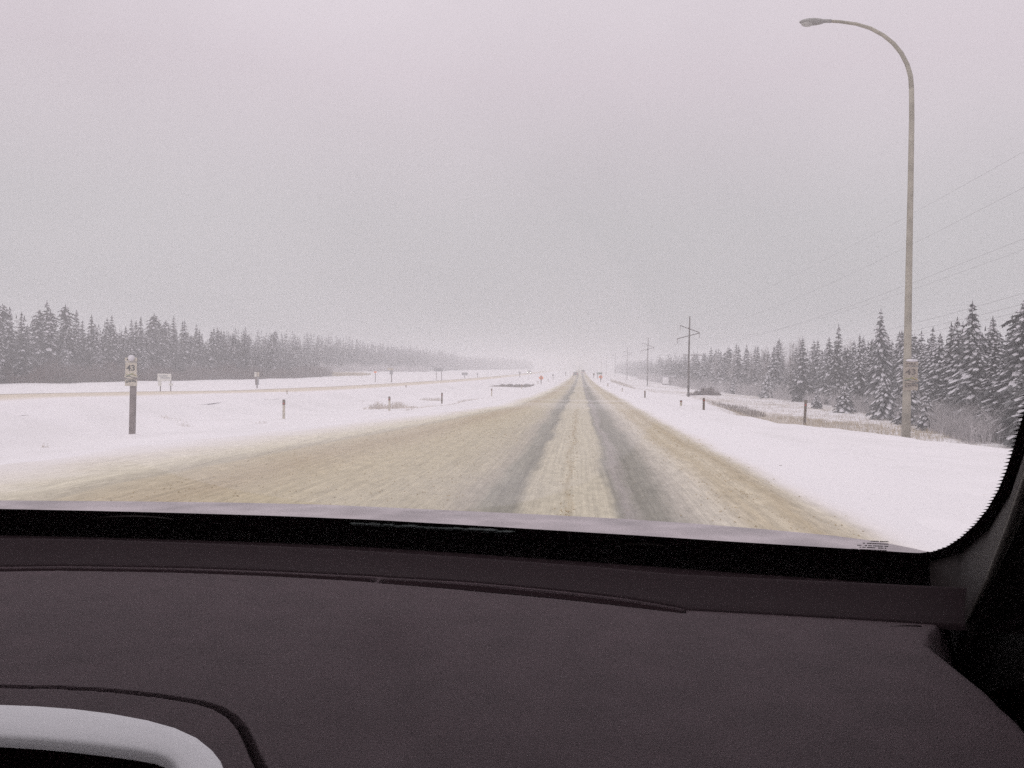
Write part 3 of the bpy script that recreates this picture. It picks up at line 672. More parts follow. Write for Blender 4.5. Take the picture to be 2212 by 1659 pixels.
m_black_ = m_black
m_faded = mat('faded_salted_sign', (.33, .29, .25), .7, var=.12, vscale=9); m_faded_ink = mat('faded_sign_print', (.14, .12, .11), .7)
def route_sign(parent, org, s, dull, top_snow, wx=1.15):
    """Panels facing -y, stacked round org (centre of the number panel); s metres per unit."""
    o = Vector(org); wh = m_white_dull if top_snow else m_faded; m_black = m_black_ if top_snow else m_faded_ink
    mb = MB(); mb.box(o + Vector((0, 0, 2.55 * s)), (2.3 * s, .012, .8 * s)); tp = mb.build('direction_plate', wh, parent)
    mb = MB()
    for k, (a, b) in enumerate(((-.75, .3), (-.35, .2), (.05, .3), (.5, .25))): mb.box(o + Vector((a * s + .1 * s, -.009, 2.55 * s)), (b * s, .006, .3 * s))
    mb.build('plate_lettering', m_black, tp)
    mb = MB(); w = 1.05 * s
    sh = [(-1.08, 1.95), (1.08, 1.95), (1.08, -.4), (1.28, -1.1), (.75, -1.35), (.0, -1.5), (-.75, -1.35), (-1.28, -1.1), (-1.08, -.4)]
    fr = [o + Vector((a * s, -.006, b * s)) for a, b in sh]; bk = [o + Vector((a * s, .006, b * s)) for a, b in sh]
    mb.face(fr[::-1]); mb.face(bk)
    for k in range(len(fr)): mb.face([fr[k], fr[(k + 1) % len(fr)], bk[(k + 1) % len(fr)], bk[k]])
    pn = mb.build('route_shield', wh, parent)
    t = text_mesh('43', 1.65 * s, .003); t.materials.clear(); t.materials.append(m_black)
    for v in t.vertices: v.co = o + Vector((v.co.x, -.010 - v.co.z * .5, v.co.y + .75 * s))
    link('number_43', t, pn)
    for k, (c0, mtl, zz) in enumerate((((-1, .55, 0), m_emblem, -.45), ((-1, 1, 0), m_green, -.75), ((.1, 1.0, 0), m_yel, -.55), ((-.9, .9, 0), m_black, -1.08))):
        mb = MB(); n_ = 10; pr_ = []
        for q in range(n_ + 1):
            u = c0[0] + (c0[1] - c0[0]) * q / n_; pr_.append((u * s, (zz + .16 * math.sin(u * 3.2 + k)) * s))
        for q in range(n_):
            (a, b), (c, d) = pr_[q], pr_[q + 1]; hh = .065 * s
            mb.face([o + Vector((a, -.010, b - hh)), o + Vector((c, -.010, d - hh)), o + Vector((c, -.010, d + hh)), o + Vector((a, -.010, b + hh))])
        mb.build('emblem_wave', mtl, pn)
    mb = MB(); mb.box(o + Vector((0, 0, -2.3 * s)), (2.3 * s, .012, 1.35 * s)); lp = mb.build('lower_plate', wh, parent)
    mb = MB()
    for k, (a, b, c) in enumerate(((-.75, .4, .1), (-.2, .5, .22), (.4, .45, .3), (.85, .3, .2))): mb.box(o + Vector((a * s, -.009, (-2.25 + c) * s)), (b * s, .006, .28 * s), ry=-.0)
    mb.box(o + Vector((.0, -.009, -1.78 * s)), (1.8 * s, .006, .07 * s))
    mb.build('plate_lettering', m_black, lp)
    mb_done = [c for c in parent.children if c.name.split('.')[0] in ('direction_plate', 'route_shield', 'lower_plate')]
    for c in mb_done:
        for q in [c] + list(c.children):
            for v in q.data.vertices: v.co.x = o.x + (v.co.x - o.x) * wx
    mb = MB(); mb.box(o + Vector((0, .02, 2.1 * s)), (.12, .03, .04)); mb.box(o + Vector((0, .02, -2.0 * s)), (.12, .03, .04)); mb.build('bracket', m_metal, parent)
org = L_at(1963, 812) + Vector((0, -.17, 0))
rs = empty('route_sign', Vector(lamp.location), label='faded route 43 marker mounted on the street lamp pole', cat='road sign')
route_sign(rs, org, .155, True, False, 1.28)
mb = MB(); mb.blob(org + Vector((.03, 0, .50)), (.20, .05, .045), 12, 8); mb.build('snow_cap', m_tsnow, rs, smooth=True)

# left route sign on wooden post
b2 = at_z(285, 941, -.80); b2.z = G(b2.x, b2.y)
ls = empty('route_sign', b2, label='route 43 marker on a square wooden post in the snowy median', cat='road sign')
LS = lambda px, py: at_y(px, py, b2.y) - b2
tp_ = LS(289, 786)
mb = MB(); c0 = Vector((0, 0, -.3)); hw = .075
for (a, b) in ((c0, tp_),):
    q = [(-hw, -hw), (hw, -hw), (hw, hw), (-hw, hw)]
    lo_ = [a + Vector((u, v, 0)) for u, v in q]; hi_ = [b + Vector((u, v, 0)) for u, v in q]
    for k in range(4): mb.face([lo_[k], lo_[(k + 1) % 4], hi_[(k + 1) % 4], hi_[k]])
    mb.face(hi_)
mb.build('post', m_wood, ls)
mb = MB(); mb.blob((.03, 0, -.02), (.30, .26, .09), 16, 8); mb.build('snow_drift', m_snow, ls, smooth=True)
route_sign(ls, LS(286.5, 803) + Vector((0, -.10, 0)), .155, True, True)
mb = MB(); mb.blob(LS(288.5, 773.5) + Vector((0, -.13, 0)), (.105, .10, .10), 14, 10); mb.build('snow_cap', m_tsnow, ls, smooth=True)

# ---------------------------------------------------------------- power poles
PH = 14.0
poles = []
for (px, yy) in ((None, 36), (1484, 150), (1397, 250), (1353.5, 370), (1328, 495), (1310, 615), (1299, 735)):
    x = 19.6 if px is None else (px - VPX) / FPX * yy
    poles.append((x, yy))
pole_lab = ['nearest power pole, just past the right edge of the picture', 'first and tallest power pole in view, with zigzag arms and an extra lower crossarm',
  'second power pole along the right of the road', 'third power pole along the right of the road', 'fourth power pole, thin and hazy', 'fifth power pole, very faint in the haze', 'sixth and farthest power pole, almost lost in the haze']
gz = [G(x, y) for x, y in poles]
def arms(yaw=0):
    return [((-1.65, 12.45), (1.75, 11.2)), ((1.75, 11.15), (-2.1, 10.1))]
ATT = [(0, 14.0), (-1.6, 11.6), (1.7, 10.35), (-2.05, 9.3), (-.9, 7.45), (.75, 7.45), (2.05, 7.45)]
for k, (x, y) in enumerate(poles):
    if k == 0: continue   # outside the frame: only its wires are seen
    e = empty('power_pole', (x, y, gz[k]), label=pole_lab[k], cat='power pole', group='power poles along the right of the road')
    mb = MB(); mb.tube([(0, 0, -.6), (-.03, 0, 7), (.05, 0, PH)], [.19, .16, .11], 8); mb.build('pole', m_pole, e, smooth=True)
    if k < 5:
        for (a, b) in arms():
            mb = MB(); mb.tube([(a[0], -.16, a[1]), (b[0], -.16, b[1])], [.075, .075], 6); mb.build('crossarm', m_pole, e)
        for (ax, az_) in ((-1.6, 12.4), (1.7, 11.15), (-2.05, 10.1)):
            mb = MB()
            mb.tube([(ax, -.16, az_), (ax, -.16, az_ - .8)], .05, 6); mb.build('insulator', m_insul, e)
        if k == 1:
            mb = MB(); mb.box((.55, -.22, 7.3), (3.2, .12, .13)); mb.build('lower_crossarm', m_wood, e)
            mb = MB(); mb.tube([(.9, -.22, 7.2), (-.0, -.18, 6.0)], .05, 6); mb.build('brace', m_wood, e)
wl_names = ['topmost shield wire of the power line', 'upper left conductor of the power line', 'middle right conductor of the power line', 'lowest transmission conductor of the power line', 'left low distribution wire', 'middle low distribution wire', 'right low distribution wire']
for w, (ax, az_) in enumerate(ATT):
    mb = MB()
    full = [(19.9, -90, G(19.9, -90))] + [(x, y, gz[k]) for k, (x, y) in enumerate(poles)]
    kmax = 6 if w < 4 else 3
    for k in range(kmax):
        (x0, y0, z0), (x1, y1, z1) = full[k], full[k + 1]; pts = []
        sag = 1.6 if w else 1.1
        for q in range(13):
            u = q / 12
            pts.append((x0 + (x1 - x0) * u + ax, y0 + (y1 - y0) * u, z0 + (z1 - z0) * u + az_ - sag * 4 * u * (1 - u)))
        mb.tube(pts, .0055, 4, cap=False)
    o = mb.build('power_wire', m_wire); tag(o, wl_names[w], 'wire', 'wires strung along the power poles')

# ---------------------------------------------------------------- stakes
def stake(px, py, ptop, z, label, wpx=5, white=True, dark_top=True, group='wooden marker stakes beside the road', lean=0):
    p = at_z(px, py, z)
    for _ in range(6):
        p = at_z(px, py, G(p.x, p.y))
        if p.y > 400 or p.y < 0: p = at_z(px, py, z); break
    h = (py - ptop) / FPX * p.y; w = max(.05, wpx / FPX * p.y)
    e = empty('marker_stake', (p.x, p.y, G(p.x, p.y)), label=label, cat='stake', group=group); e.rotation_euler = (0, lean, R.uniform(-.2, .2))
    mb = MB(); mb.box((0, 0, h * .36 - .1), (w, w * .8, h * .72 + .2)); mb.build('stake', m_white_dull if white else m_brownpost, e)
    mb = MB(); mb.box((0, 0, h * .86), (w * 1.06, w * .86, h * .28)); mb.build('dark_top', m_brownpost if dark_top else m_wood, e)
    mb = MB(); mb.box((0, -w * .46, h * .80), (w * .7, .01, h * .08)); mb.build('reflector', m_red, e)
    return p
stake(613, 905, 862, -.7, 'white stake with a dark top, nearest in the median', 5)
stake(841, 887, 856, -.8, 'white stake with a dark red top standing in the grass tuft', 4)
stake(954.5, 872, 848, -.85, 'dark thin stake, third from the left in the median', 3.2, white=False)
stake(1062, 856, 839, -1, 'thin stake at the end of the stubble line in the median', 2.2)
stake(1127, 840, 830, -1.1, 'short reddish stake below the dark brush patch', 1.8)
stake(1162, 830, 823, -1.2, 'tiny stake right of the dark brush patch', 1.5)
stake(1184, 825, 819, -1.2, 'tiny pale stake beyond the dark brush patch', 1.3)
stake(1738, 918, 865, -.55, 'thick brown stake nearest on the right-hand snow slope', 5.2, white=False, lean=.03)
stake(1520, 887, 860, -.7, 'brown stake on the snow crest below the bush', 4, white=False)
stake(1471, 877, 865, -.7, 'short stub with a red top and dark foot, almost buried in snow', 4)
stake(1393, 860, 844, -.9, 'thin dark stake left of the first power pole', 3, white=False)
stake(1344, 847, 838, -1, 'faint thin stake left of the second power pole', 1.8)
stake(1313, 836, 828, -1, 'farthest faint stake on the right-hand snow', 1.6)
stake(1378, 830, 815, -1.4, 'thin dark stake standing left of the grey shed in the ditch', 1.6, white=False, group='wooden marker stakes beside the road') if False else None
stake(620, 851, 843, -.2, 'pale stake on the near edge of the far carriageway', 2)
stake(877, 838, 832, -.6, 'faint pale stake at the edge of the far carriageway', 1.8)

# ---------------------------------------------------------------- small signs
def panel_sign(px, pbase, dist, panels, posts, label, name='road_sign', mats_=(None,), group=None, yaw=0):
    x = (px - VPX) / FPX * dist
    # solve so the ground meets the sign at this distance
    g = G(x, dist)
    e = empty(name, (x, dist, g), yaw, label=label, cat='road sign', group=group)
    k = dist / FPX
    for (a, w) in posts:
        zt = max(p[1] + p[3] / 2 for p in panels)
        mb = MB(); mb.box((a * k, .05, zt * k / 2 - .15), (w * k, w * k, zt * k + .3)); mb.build('post', m_wood, e)
    for p in panels:
        cx_, cz_, w, h, mm = p[:5]; rot = p[5] if len(p) > 5 else 0
        mb = MB(); mb.box((cx_ * k, -.01, cz_ * k), (w * k, .02, h * k), ry=rot); pn = mb.build('panel', mm, e)
        if len(p) > 6:
            mb = MB()
            for (lx_, lz_, lw_, lh_) in p[6]: mb.box(((cx_ + lx_) * k, -.03, (cz_ + lz_) * k), (lw_ * k, .012, lh_ * k))
            mb.build('lettering', m_metal, pn)
    return e
panel_sign(325, 842, 66, [(0, 36, 32, 16, m_white, 0, [(-3, 3, 20, 2.0), (2, -1.5, 22, 2.0)]), (-11, 22, 8, 11, m_white), (15, 20, 9, 5, m_white)], [(-10, 1.6), (14, 1.6)], 'white information sign with two small plates on posts beyond the far carriageway')
panel_sign(538, 838, 78, [(-3, 31, 5, 11, m_white), (3.2, 31, 4.2, 11, m_white_dull), (-1.5, 17, 4.5, 18, m_wood), (2.8, 17, 4, 18, m_metal)], [(0, 2)], 'narrow upright double-board sign seen from behind beyond the far carriageway')
panel_sign(805, 825, 125, [(0, 22, 6, 3, m_orange), ], [(0, 1.2)], 'tiny sign with an orange plate in front of the tan bank')
panel_sign(841, 825, 120, [(0, 22, 7.5, 9, m_metal), (-2, 29, 13, 4, m_white_dull)], [(0, 1.8)], 'grey box sign with a white bar on top beyond the far carriageway')
panel_sign(945, 819, 165, [(0, 23, 20, 8, m_metal)], [(-5, 1.3), (7, 1.3)], 'wide grey sign on two posts in front of the second stand')
panel_sign(1003, 815, 200, [(0, 9, 13, 6, m_metal)], [(0, 1.2)], 'small grey sign at the foot of the far left wood')
panel_sign(1031, 812, 215, [(0, 8, 3, 4, m_metal)], [(0, 1)], 'tiny dark marker beside the far carriageway')
panel_sign(1123, 812, 240, [(0, 11, 4, 5, m_metal)], [(0, 1.2)], 'small dark sign close to the oncoming car')
panel_sign(1169.5, 827, 158, [(0, 14.5, 8, 8, m_orange, math.pi / 4)], [(0, 2)], 'orange diamond warning sign on a post left of the road')
panel_sign(1297.5, 824, 170, [(0, 11.5, 6.5, 6.5, m_orange, math.pi / 4)], [(0, 1.6)], 'orange diamond warning sign on a post right of the road')
panel_sign(1295, 822, 235, [(0, 13, 12, 4, m_green)], [(-4, 1.2), (4, 1.2)], 'wide dark green sign board right of the road beyond the orange sign')
panel_sign(1282.5, 822, 235, [(0, 10, 4, 4, m_brownpost)], [(0, 1.2)], 'tiny brown sign left of the green board')
panel_sign(1195, 819, 230, [(0, 11, 4, 4, m_metal)], [(0, 1.2)], 'tiny grey marker between the orange sign and the road')
panel_sign(1222, 815, 300, [(0, 8, 3, 3, m_metal)], [(0, 1)], 'farthest faint marker left of the road')

# ---------------------------------------------------------------- shed
sx_, sy_ = 27.6, 268.0; g = G(sx_, sy_)
sh = empty('shed', (sx_, sy_, g), -.35, label='small grey shed with a white front at the edge of the right-hand wood', cat='shed')
mb = MB(); mb.box((0, 0, 1.3), (3.8, 3.0, 2.8)); mb.build('wall', m_shed, sh)
mb = MB(); mb.box((-.8, -1.56, 1.45), (1.9, .1, 2.2)); d = mb.build('door', m_door, sh)
mb = MB(); mb.box((-.15, -1.63, 1.2), (.06, .05, .2)); mb.build('handle', m_black, d)
mb = MB(); mb.box((0, -.1, 2.82), (4.1, 3.4, .16)); mb.build('roof', m_tsnow, sh)

# ---------------------------------------------------------------- vehicles
def car(x, y, rz, paint, label, lights, group='cars on the highway', van=False):
    e = empty('car', (x, y, G(x, y) + .05), rz, label=label, cat='car', group=group)
    mb = MB(); w = .88
    prof = [(-2.2, .35), (-2.25, .75), (-1.1, .95), (-.55, 1.42), (.9, 1.45), (1.7, 1.02), (2.2, .95), (2.25, .4)] if not van else [(-2.4, .4), (-2.45, 1.0), (-1.7, 1.15), (-1.1, 1.85), (2.2, 1.9), (2.4, 1.0), (2.4, .4)]
    n_ = len(prof)
    def wd(z): return w if z < 1.0 else w * .84
    for k in range(n_ - 1):
        (a, b), (c, d_) = prof[k], prof[k + 1]
        mb.face([(-wd(b), a, b), (wd(b), a, b), (wd(d_), c, d_), (-wd(d_), c, d_)])
    for sg in (-1, 1):
        lo_ = [(sg * w, a, b) for a, b in prof if b < 1.1 or van]
        mb.face([(sg * wd(b), a, b) for a, b in prof][::sg])
    mb.face([(-w, prof[0][0], prof[0][1]), (-w, prof[-1][0], prof[-1][1]), (w, prof[-1][0], prof[-1][1]), (w, prof[0][0], prof[0][1])])
    mb.build('body', paint, e)
    mb = MB(); a, b = (prof[2], prof[3]); mb.face([(-.70, a[0] + .03, a[1] + .05), (.70, a[0] + .03, a[1] + .05), (.64, b[0] - .05, b[1] - .03), (-.64, b[0] - .05, b[1] - .03)]); mb.build('windscreen', m_glassd, e)
    for v in e.children[-1].data.vertices: v.co.y -= .03; v.co.z += .02
    a, b = (prof[4], prof[5])
    mb = MB(); mb.face([(.62, a[0] + .05, a[1]), (-.62, a[0] + .05, a[1]), (-.68, b[0] + .04, b[1] + .05), (.68, b[0] + .04, b[1] + .05)]); mb.build('rear_window', m_glassd, e)
    for v in e.children[-1].data.vertices: v.co.y += .03; v.co.z += .02
    for sxx in (-1, 1):
        for yy in (-1.4, 1.4):
            mb = MB(); mb.tube([(sxx * .70, yy, .3), (sxx * .90, yy, .3)], .32, 14); mb.build('wheel', m_tyre, e)
    for sxx in (-1, 1):
        mb = MB(); mb.blob((sxx * .66, -2.24, .68), (.13, .06, .09), 10, 6); mb.build('headlight', m_head if lights else m_lens, e)
        mb = MB(); mb.box((sxx * .70, 2.26 if not van else 2.43, .80), (.22, .05, .14)); mb.build('tail_light', m_tail, e)
    return e
# model faces -y (front towards the camera)
car(LCX + .9, 352, 0, m_carl, 'oncoming car with its headlights lit on the far carriageway', True)
car(-1.75, 300, math.pi, m_carp, 'dark car driving away in the left lane', False)
car(1.3, 400, math.pi, m_carl, 'pale van far ahead in the right lane, lost in blown snow', False, van=True)

# ================================================================ the car the photograph is taken from
cabin = empty('car_cabin', (0, 0, 0), label='dark car interior in the foreground with dashboard, windscreen and edge of the bonnet', cat='car')
m_dash = mat('soft_dash_plastic', (.071, .049, .057), .7, bump=.35, bscale=650, var=.12, vscale=25, spec=.22)
m_dash_mid = mat('demister_plastic', (.022, .013, .016), .8, bump=.2, bscale=500, spec=.1)
m_dash_dark = mat('black_trim_plastic', (.014, .007, .009), .9, spec=.03)
m_frit = mat('black_glass_edge', (.034, .017, .022), .6, spec=.1)
m_silver = mat('satin_silver_trim', (.74, .74, .77), .5, spec=.4)
m_lining = mat('roof_lining', (.28, .26, .25), .9)
m_seat = mat('grey_cloth', (.08, .07, .07), .95)
m_pillar = mat('pillar_trim', (.020, .015, .015), .6, spec=.2)
m_highlight_and_trim = mat('ridge_highlight_and_trim', (.075, .068, .062), .5, spec=.3)  # lighter tone for the painted ridge highlight, also screen edge and vent slats
m_paint = mat('bonnet_paint', (.40, .355, .372), .5, metal=.25, var=.28, vscale=9, spec=.4)
def glass_mat():
    m = bpy.data.materials.new('window_glass'); m.use_nodes = True; N = m.node_tree.nodes; L = m.node_tree.links; N.clear()
    o = N.new('ShaderNodeOutputMaterial'); t = N.new('ShaderNodeBsdfTransparent'); t.inputs[0].default_value = (.965, .955, .965, 1)
    g = N.new('ShaderNodeBsdfGlossy'); g.inputs['Roughness'].default_value = .03; fr = N.new('ShaderNodeFresnel'); fr.inputs[0].default_value = 1.2
    k = N.new('ShaderNodeMath'); k.operation = 'MULTIPLY'; k.inputs[1].default_value = .6; L.new(fr.outputs[0], k.inputs[0])
    mx_ = N.new('ShaderNodeMixShader'); L.new(k.outputs[0], mx_.inputs[0]); L.new(t.outputs[0], mx_.inputs[1]); L.new(g.outputs[0], mx_.inputs[2])
    # thin dirt film in a wiper arc; the all-over part paints a hazy veil
    d = N.new('ShaderNodeBsdfTranslucent'); d.inputs[0].default_value = (.92, .89, .91, 1)
    tcn = N.new('ShaderNodeTexCoord'); w = N.new('ShaderNodeTexNoise'); w.inputs['Scale'].default_value = 7; w.inputs['Detail'].default_value = 7
    L.new(tcn.outputs['Object'], w.inputs[0])
    dist = N.new('ShaderNodeVectorMath'); dist.operation = 'DISTANCE'; dist.inputs[1].default_value = (-.75, 1.25, 1.22); L.new(tcn.outputs['Object'], dist.inputs[0])
    r1 = N.new('ShaderNodeValToRGB'); r1.color_ramp.elements[0].position = .985; r1.color_ramp.elements[1].position = 1.0; r1.color_ramp.elements[0].color = (1, 1, 1, 1); r1.color_ramp.elements[1].color = (0, 0, 0, 1)
    dist.name = 'arc'; rad = N.new('ShaderNodeMath'); rad.name = 'rad'; rad.operation = 'DIVIDE'; L.new(dist.outputs['Value'], rad.inputs[0])
    L.new(rad.outputs[0], r1.inputs[0])
    m1 = N.new('ShaderNodeMath'); m1.operation = 'MULTIPLY_ADD'; L.new(r1.outputs[0], m1.inputs[0]); m1.inputs[1].default_value = .17; m1.inputs[2].default_value = .060
    m2 = N.new('ShaderNodeMath'); m2.operation = 'MULTIPLY'; L.new(m1.outputs[0], m2.inputs[0]); L.new(w.outputs[0], m2.inputs[1])
    mx2 = N.new('ShaderNodeMixShader'); L.new(m2.outputs[0], mx2.inputs[0]); L.new(mx_.outputs[0], mx2.inputs[1]); L.new(d.outputs[0], mx2.inputs[2])
    L.new(mx2.outputs[0], o.inputs[0]); return m
m_glass = glass_mat()
ZG = 1.295; KG = .62
basepx = [(-500, 1092), (-200, 1091), (0, 1095), (200, 1099), (400, 1104), (600, 1110), (800, 1118), (1000, 1129), (1200, 1141), (1400, 1153), (1600, 1166), (1800, 1178), (1960, 1188), (2100, 1198), (2300, 1215)]
bp_ = [at_z(a, b, ZG) for a, b in basepx]
_bx = [q.x for q in bp_]; _by = [q.y for q in bp_]
def YB(x): return float(np.interp(x, _bx, _by))
def on_glass(px, py):
    d = ray(px, py); lo_, hi_ = .05, 3.0
    f = lambda t: (CAM + d * t).z - (ZG + KG * (YB((CAM + d * t).x) - (CAM + d * t).y))
    for _ in range(50):
        mid = (lo_ + hi_) / 2
        if f(mid) < 0: lo_ = mid
        else: hi_ = mid
    return CAM + d * lo_
def gl(x, s):   # point on the glass surface: s = distance back from the base line (negative = towards the cowl)
    y = YB(x) - s; return Vector((x, y, ZG + KG * s))
# glass edge on the right, in the plane of the glass
edgepx = [(1940, 1187.5), (1985, 1189), (2015, 1186), (2045, 1175), (2075, 1155), (2105, 1127), (2132, 1093), (2155, 1052), (2172, 1010), (2186, 965), (2199, 920), (2212, 878), (2232, 790), (2258, 650), (2290, 450), (2330, 200), (2370, -50), (2400, -280), (2425, -480), (2440, -640)]
edge = [on_glass(a, b) for a, b in edgepx]
# continue to the header
e_last = edge[-1]; S_TOP = .82
rightx = edge[-1].x
mb = MB()
xsg = list(np.linspace(-1.7, .62, 60)); ss = list(np.linspace(-.16, S_TOP, 20))
for i in range(len(xsg) - 1):
    for j in range(len(ss) - 1):
        mb.face([gl(xsg[i], ss[j]), gl(xsg[i + 1], ss[j]), gl(xsg[i + 1], ss[j + 1]), gl(xsg[i], ss[j + 1])])
ws = mb.build('windscreen', m_glass, cabin, smooth=True)
_a, _b, _c = on_glass(150, 60), on_glass(520, 103), on_glass(860, 220)
_ab, _ac = _b - _a, _c - _a; _n = _ab.cross(_ac)
pivot = _a + (_n.cross(_ab) * _ac.length_squared + _ac.cross(_n) * _ab.length_squared) / (2 * _n.length_squared)
m_glass.node_tree.nodes['arc'].inputs[1].default_value = pivot; m_glass.node_tree.nodes['rad'].inputs[1].default_value = (pivot - _a).length
print('wiper pivot', pivot, (pivot - _a).length)
bmv = ws.data
import bmesh
bm_ = bmesh.new(); bm_.from_mesh(bmv); bmesh.ops.remove_doubles(bm_, verts=bm_.verts, dist=1e-5); bm_.to_mesh(bmv); bm_.free()
INW = Vector((0, -KG, -1)).normalized() * .003
# frit band: bottom
mb = MB()
xb = list(np.linspace(-1.7, .62, 90))
for a, b in zip(xb[:-1], xb[1:]):
    mb.face([gl(a, -.16) + INW, gl(b, -.16) + INW, gl(b, 0) + INW, gl(a, 0) + INW])
# corner and side with fine teeth
fine = []
for a, b in zip(edge[:-1], edge[1:]):
    L_ = (b - a).length; n_ = max(1, int(L_ / .0035))
    for q in range(n_): fine.append(a + (b - a) * q / n_)
fine.append(edge[-1])
cen = Vector((.0, .75, 1.5))
def outer(p, i):
    t = (fine[min(i + 1, len(fine) - 1)] - fine[max(i - 1, 0)]).normalized(); nrm = Vector((0, KG, 1)).normalized()
    o_ = nrm.cross(t).normalized()
    return -o_ if o_.dot(p - Vector((.2, .85, 1.45))) < 0 else o_
for i in range(len(fine) - 1):
    a, b = fine[i], fine[i + 1]; oa = outer(a, i) ; ob = outer(b, i + 1)
    fa = min(1, i / 60.0)
    A2 = a + oa * .16; B2 = b + ob * .16
    A2 = gl(.62, YB(a.x) - a.y - .002); B2 = gl(.62, YB(b.x) - b.y - .002)
    mb.face([a + INW, b + INW, B2 + INW, A2 + INW])
    if i % 2 == 0 and i > 6:
        tl = .0040 if i > 25 else .0028
        mid = (a + b) / 2 - (oa + ob) / 2 * tl
        mb.face([a + INW, mid + INW, b + INW])
frit = mb.build('edge_band', m_frit, ws)
# compliance print, five short illegible lines
mb = MB(); rr_ = random.Random(4)
for k, (x0, x1, yy) in enumerate(((1880, 1917, 1163.5), (1863, 1917, 1168), (1851, 1916, 1172.5), (1856, 1914, 1176.8), (1838, 1913, 1181))):
    x = x0
    while x < x1:
        w_ = rr_.uniform(1.2, 3.2); 
        if rr_.random() < .86:
            yc = yy + (x - x0) * .04
            q = [on_glass(x, yc + 1.1), on_glass(x + w_, yc + 1.1), on_glass(x + w_, yc - 1.1), on_glass(x, yc - 1.1)]
            mb.face([v + INW for v in q])
        x += w_ + .5
mb.build('glass_print', m_black, ws)

# bonnet
hp = [(-420, 1083), (-150, 1080), (0, 1081), (280, 1083), (500, 1085.5), (700, 1090), (900, 1099), (1050, 1106), (1200, 1113), (1350, 1121), (1500, 1131), (1650, 1143), (1800, 1157), (1900, 1170), (1970, 1184), (2060, 1205)]
ZH = 1.19
far_ = [at_z(a, b, ZH) for a, b in hp]
mb = MB(); rows = []
for i, q in enumerate(far_):
    col_ = []
    yb = YB(q.x) + .02
    for u, dz in ((0, .0), (.25, .012), (.5, .016), (.7, .012), (.85, .006), (1, 0)): col_.append(Vector((q.x, yb + (q.y - yb) * u, ZH + dz - .02 * (1 - u))))
    for a in (20, 45, 70, 90): col_.append(Vector((q.x, q.y + .03 * math.sin(math.radians(a)), ZH - .03 * (1 - math.cos(math.radians(a))))))
    col_.append(Vector((q.x, q.y + .035, ZH - .35)))
    rows.append(col_)
for a, b in zip(rows[:-1], rows[1:]):
    for j in range(len(a) - 1): mb.face([a[j], b[j], b[j + 1], a[j + 1]])
bon = mb.build('bonnet', m_paint, cabin, smooth=True)
bm_ = bmesh.new(); bm_.from_mesh(bon.data); bmesh.ops.remove_doubles(bm_, verts=bm_.verts, dist=1e-5); bm_.to_mesh(bon.data); bm_.free()
# greenish-grey smear at the glass base, and the parked wiper blades
for (pa, pb, rise) in (((215, 1107), (375, 1109), 5), ((1335, 1164), (1460, 1172), 7)):
    mb = MB(); pts = []
    for q in range(9):
        u = q / 8; pts.append(on_glass(pa[0] + (pb[0] - pa[0]) * u, pa[1] + (pb[1] - pa[1]) * u - rise * math.sin(math.pi * u) ** .7) + INW * 3)
    mb.tube(pts, .0016, 5); mb.build('washer_jet_trim', m_pillar, cabin)
mb = MB()
for q in range(60):
    u = q / 59; c_ = on_glass(770 + 330 * u, 1122 + 17 * u + R.uniform(-1.5, 2.5)); mb.blob(c_ + INW * 2, (R.uniform(.004, .012), .004, R.uniform(.0008, .0028)), 6, 4)
mb.build('grey_smear', mat('pale_tone', (.11, .125, .125), .8), cabin)

# dashboard: one height field with real grooves
slot = [(-400, 1218), (0, 1219.5), (130, 1221), (400, 1231), (600, 1241), (800, 1253), (830, 1256), (1000, 1268), (1200, 1285), (1350, 1300), (1480, 1316)]
ZD = 1.27
slot_w = [at_z(a, b, ZD) for a, b in slot]
sxv = [q.x for q in slot_w]; syv = [q.y for q in slot_w]
thick = np.interp
pod = [(-300, 1478), (0, 1479), (120, 1482), (240, 1490), (350, 1503), (430, 1517), (470, 1529), (500, 1547), (522, 1572), (538, 1602), (550, 1632), (566, 1662), (590, 1705), (620, 1780), (660, 1900)]
pod_w = [at_z(a, b, ZD) for a, b in pod]
def dash_end(y): return float(np.interp(y, [.2, .54, .6, .66, .72, .765, .85, 1.2], [.31, .290, .300, .304, .303, .300, .36, .62]))
xd = axis([(-1.5, -.8, 20), (-.8, -.45, 60), (-.45, -.13, 270), (-.13, .60, 180)]); yd = axis([(.12, .40, 40), (.40, .75, 260), (.75, 1.02, 230), (1.02, 1.30, 50)])
X, Y = np.meshgrid(xd, yd)
Z = np.full_like(X, ZD)
ysl = np.interp(X, sxv, syv)
# roll-off ahead of the demister slot
ahead = np.clip(Y - ysl, 0, 1)
YBx = np.interp(X, _bx, _by); tt = np.clip(ahead / np.maximum(YBx - ysl, .05), 0, 1)
RISE = ZG - ZD
Z = Z + .002 * sstep(0, .02, ahead) + RISE * .42 * np.clip((tt - .03) / .30, 0, 1) ** 2.0 - .03 * np.clip((tt - .34) / .5, 0, 1)
cove = np.clip(tt * 3, 0, 1)
Z = np.where(Y > YBx - .01, ZG - .035 - .8 * (Y - YBx + .01), Z)
# slight crown of the pad and a soft dip towards its right end
Z = Z - .02 * ((X + .2) / .8) ** 2 * (1 - cove)
Zc = -.02 * ((np.array(sxv) + .2) / .8) ** 2
# the pad falls towards the passenger
Z = Z - .10 * sstep(0, .30, .455 - Y) 
# shallow swept hollow seen as a darker diagonal
dh = (X + .115) + (Y - .49) * .20
Z = Z - .011 * np.exp(-(dh / .036) ** 2) * sstep(.40, .55, Y) * (1 - sstep(.68, .80, Y))
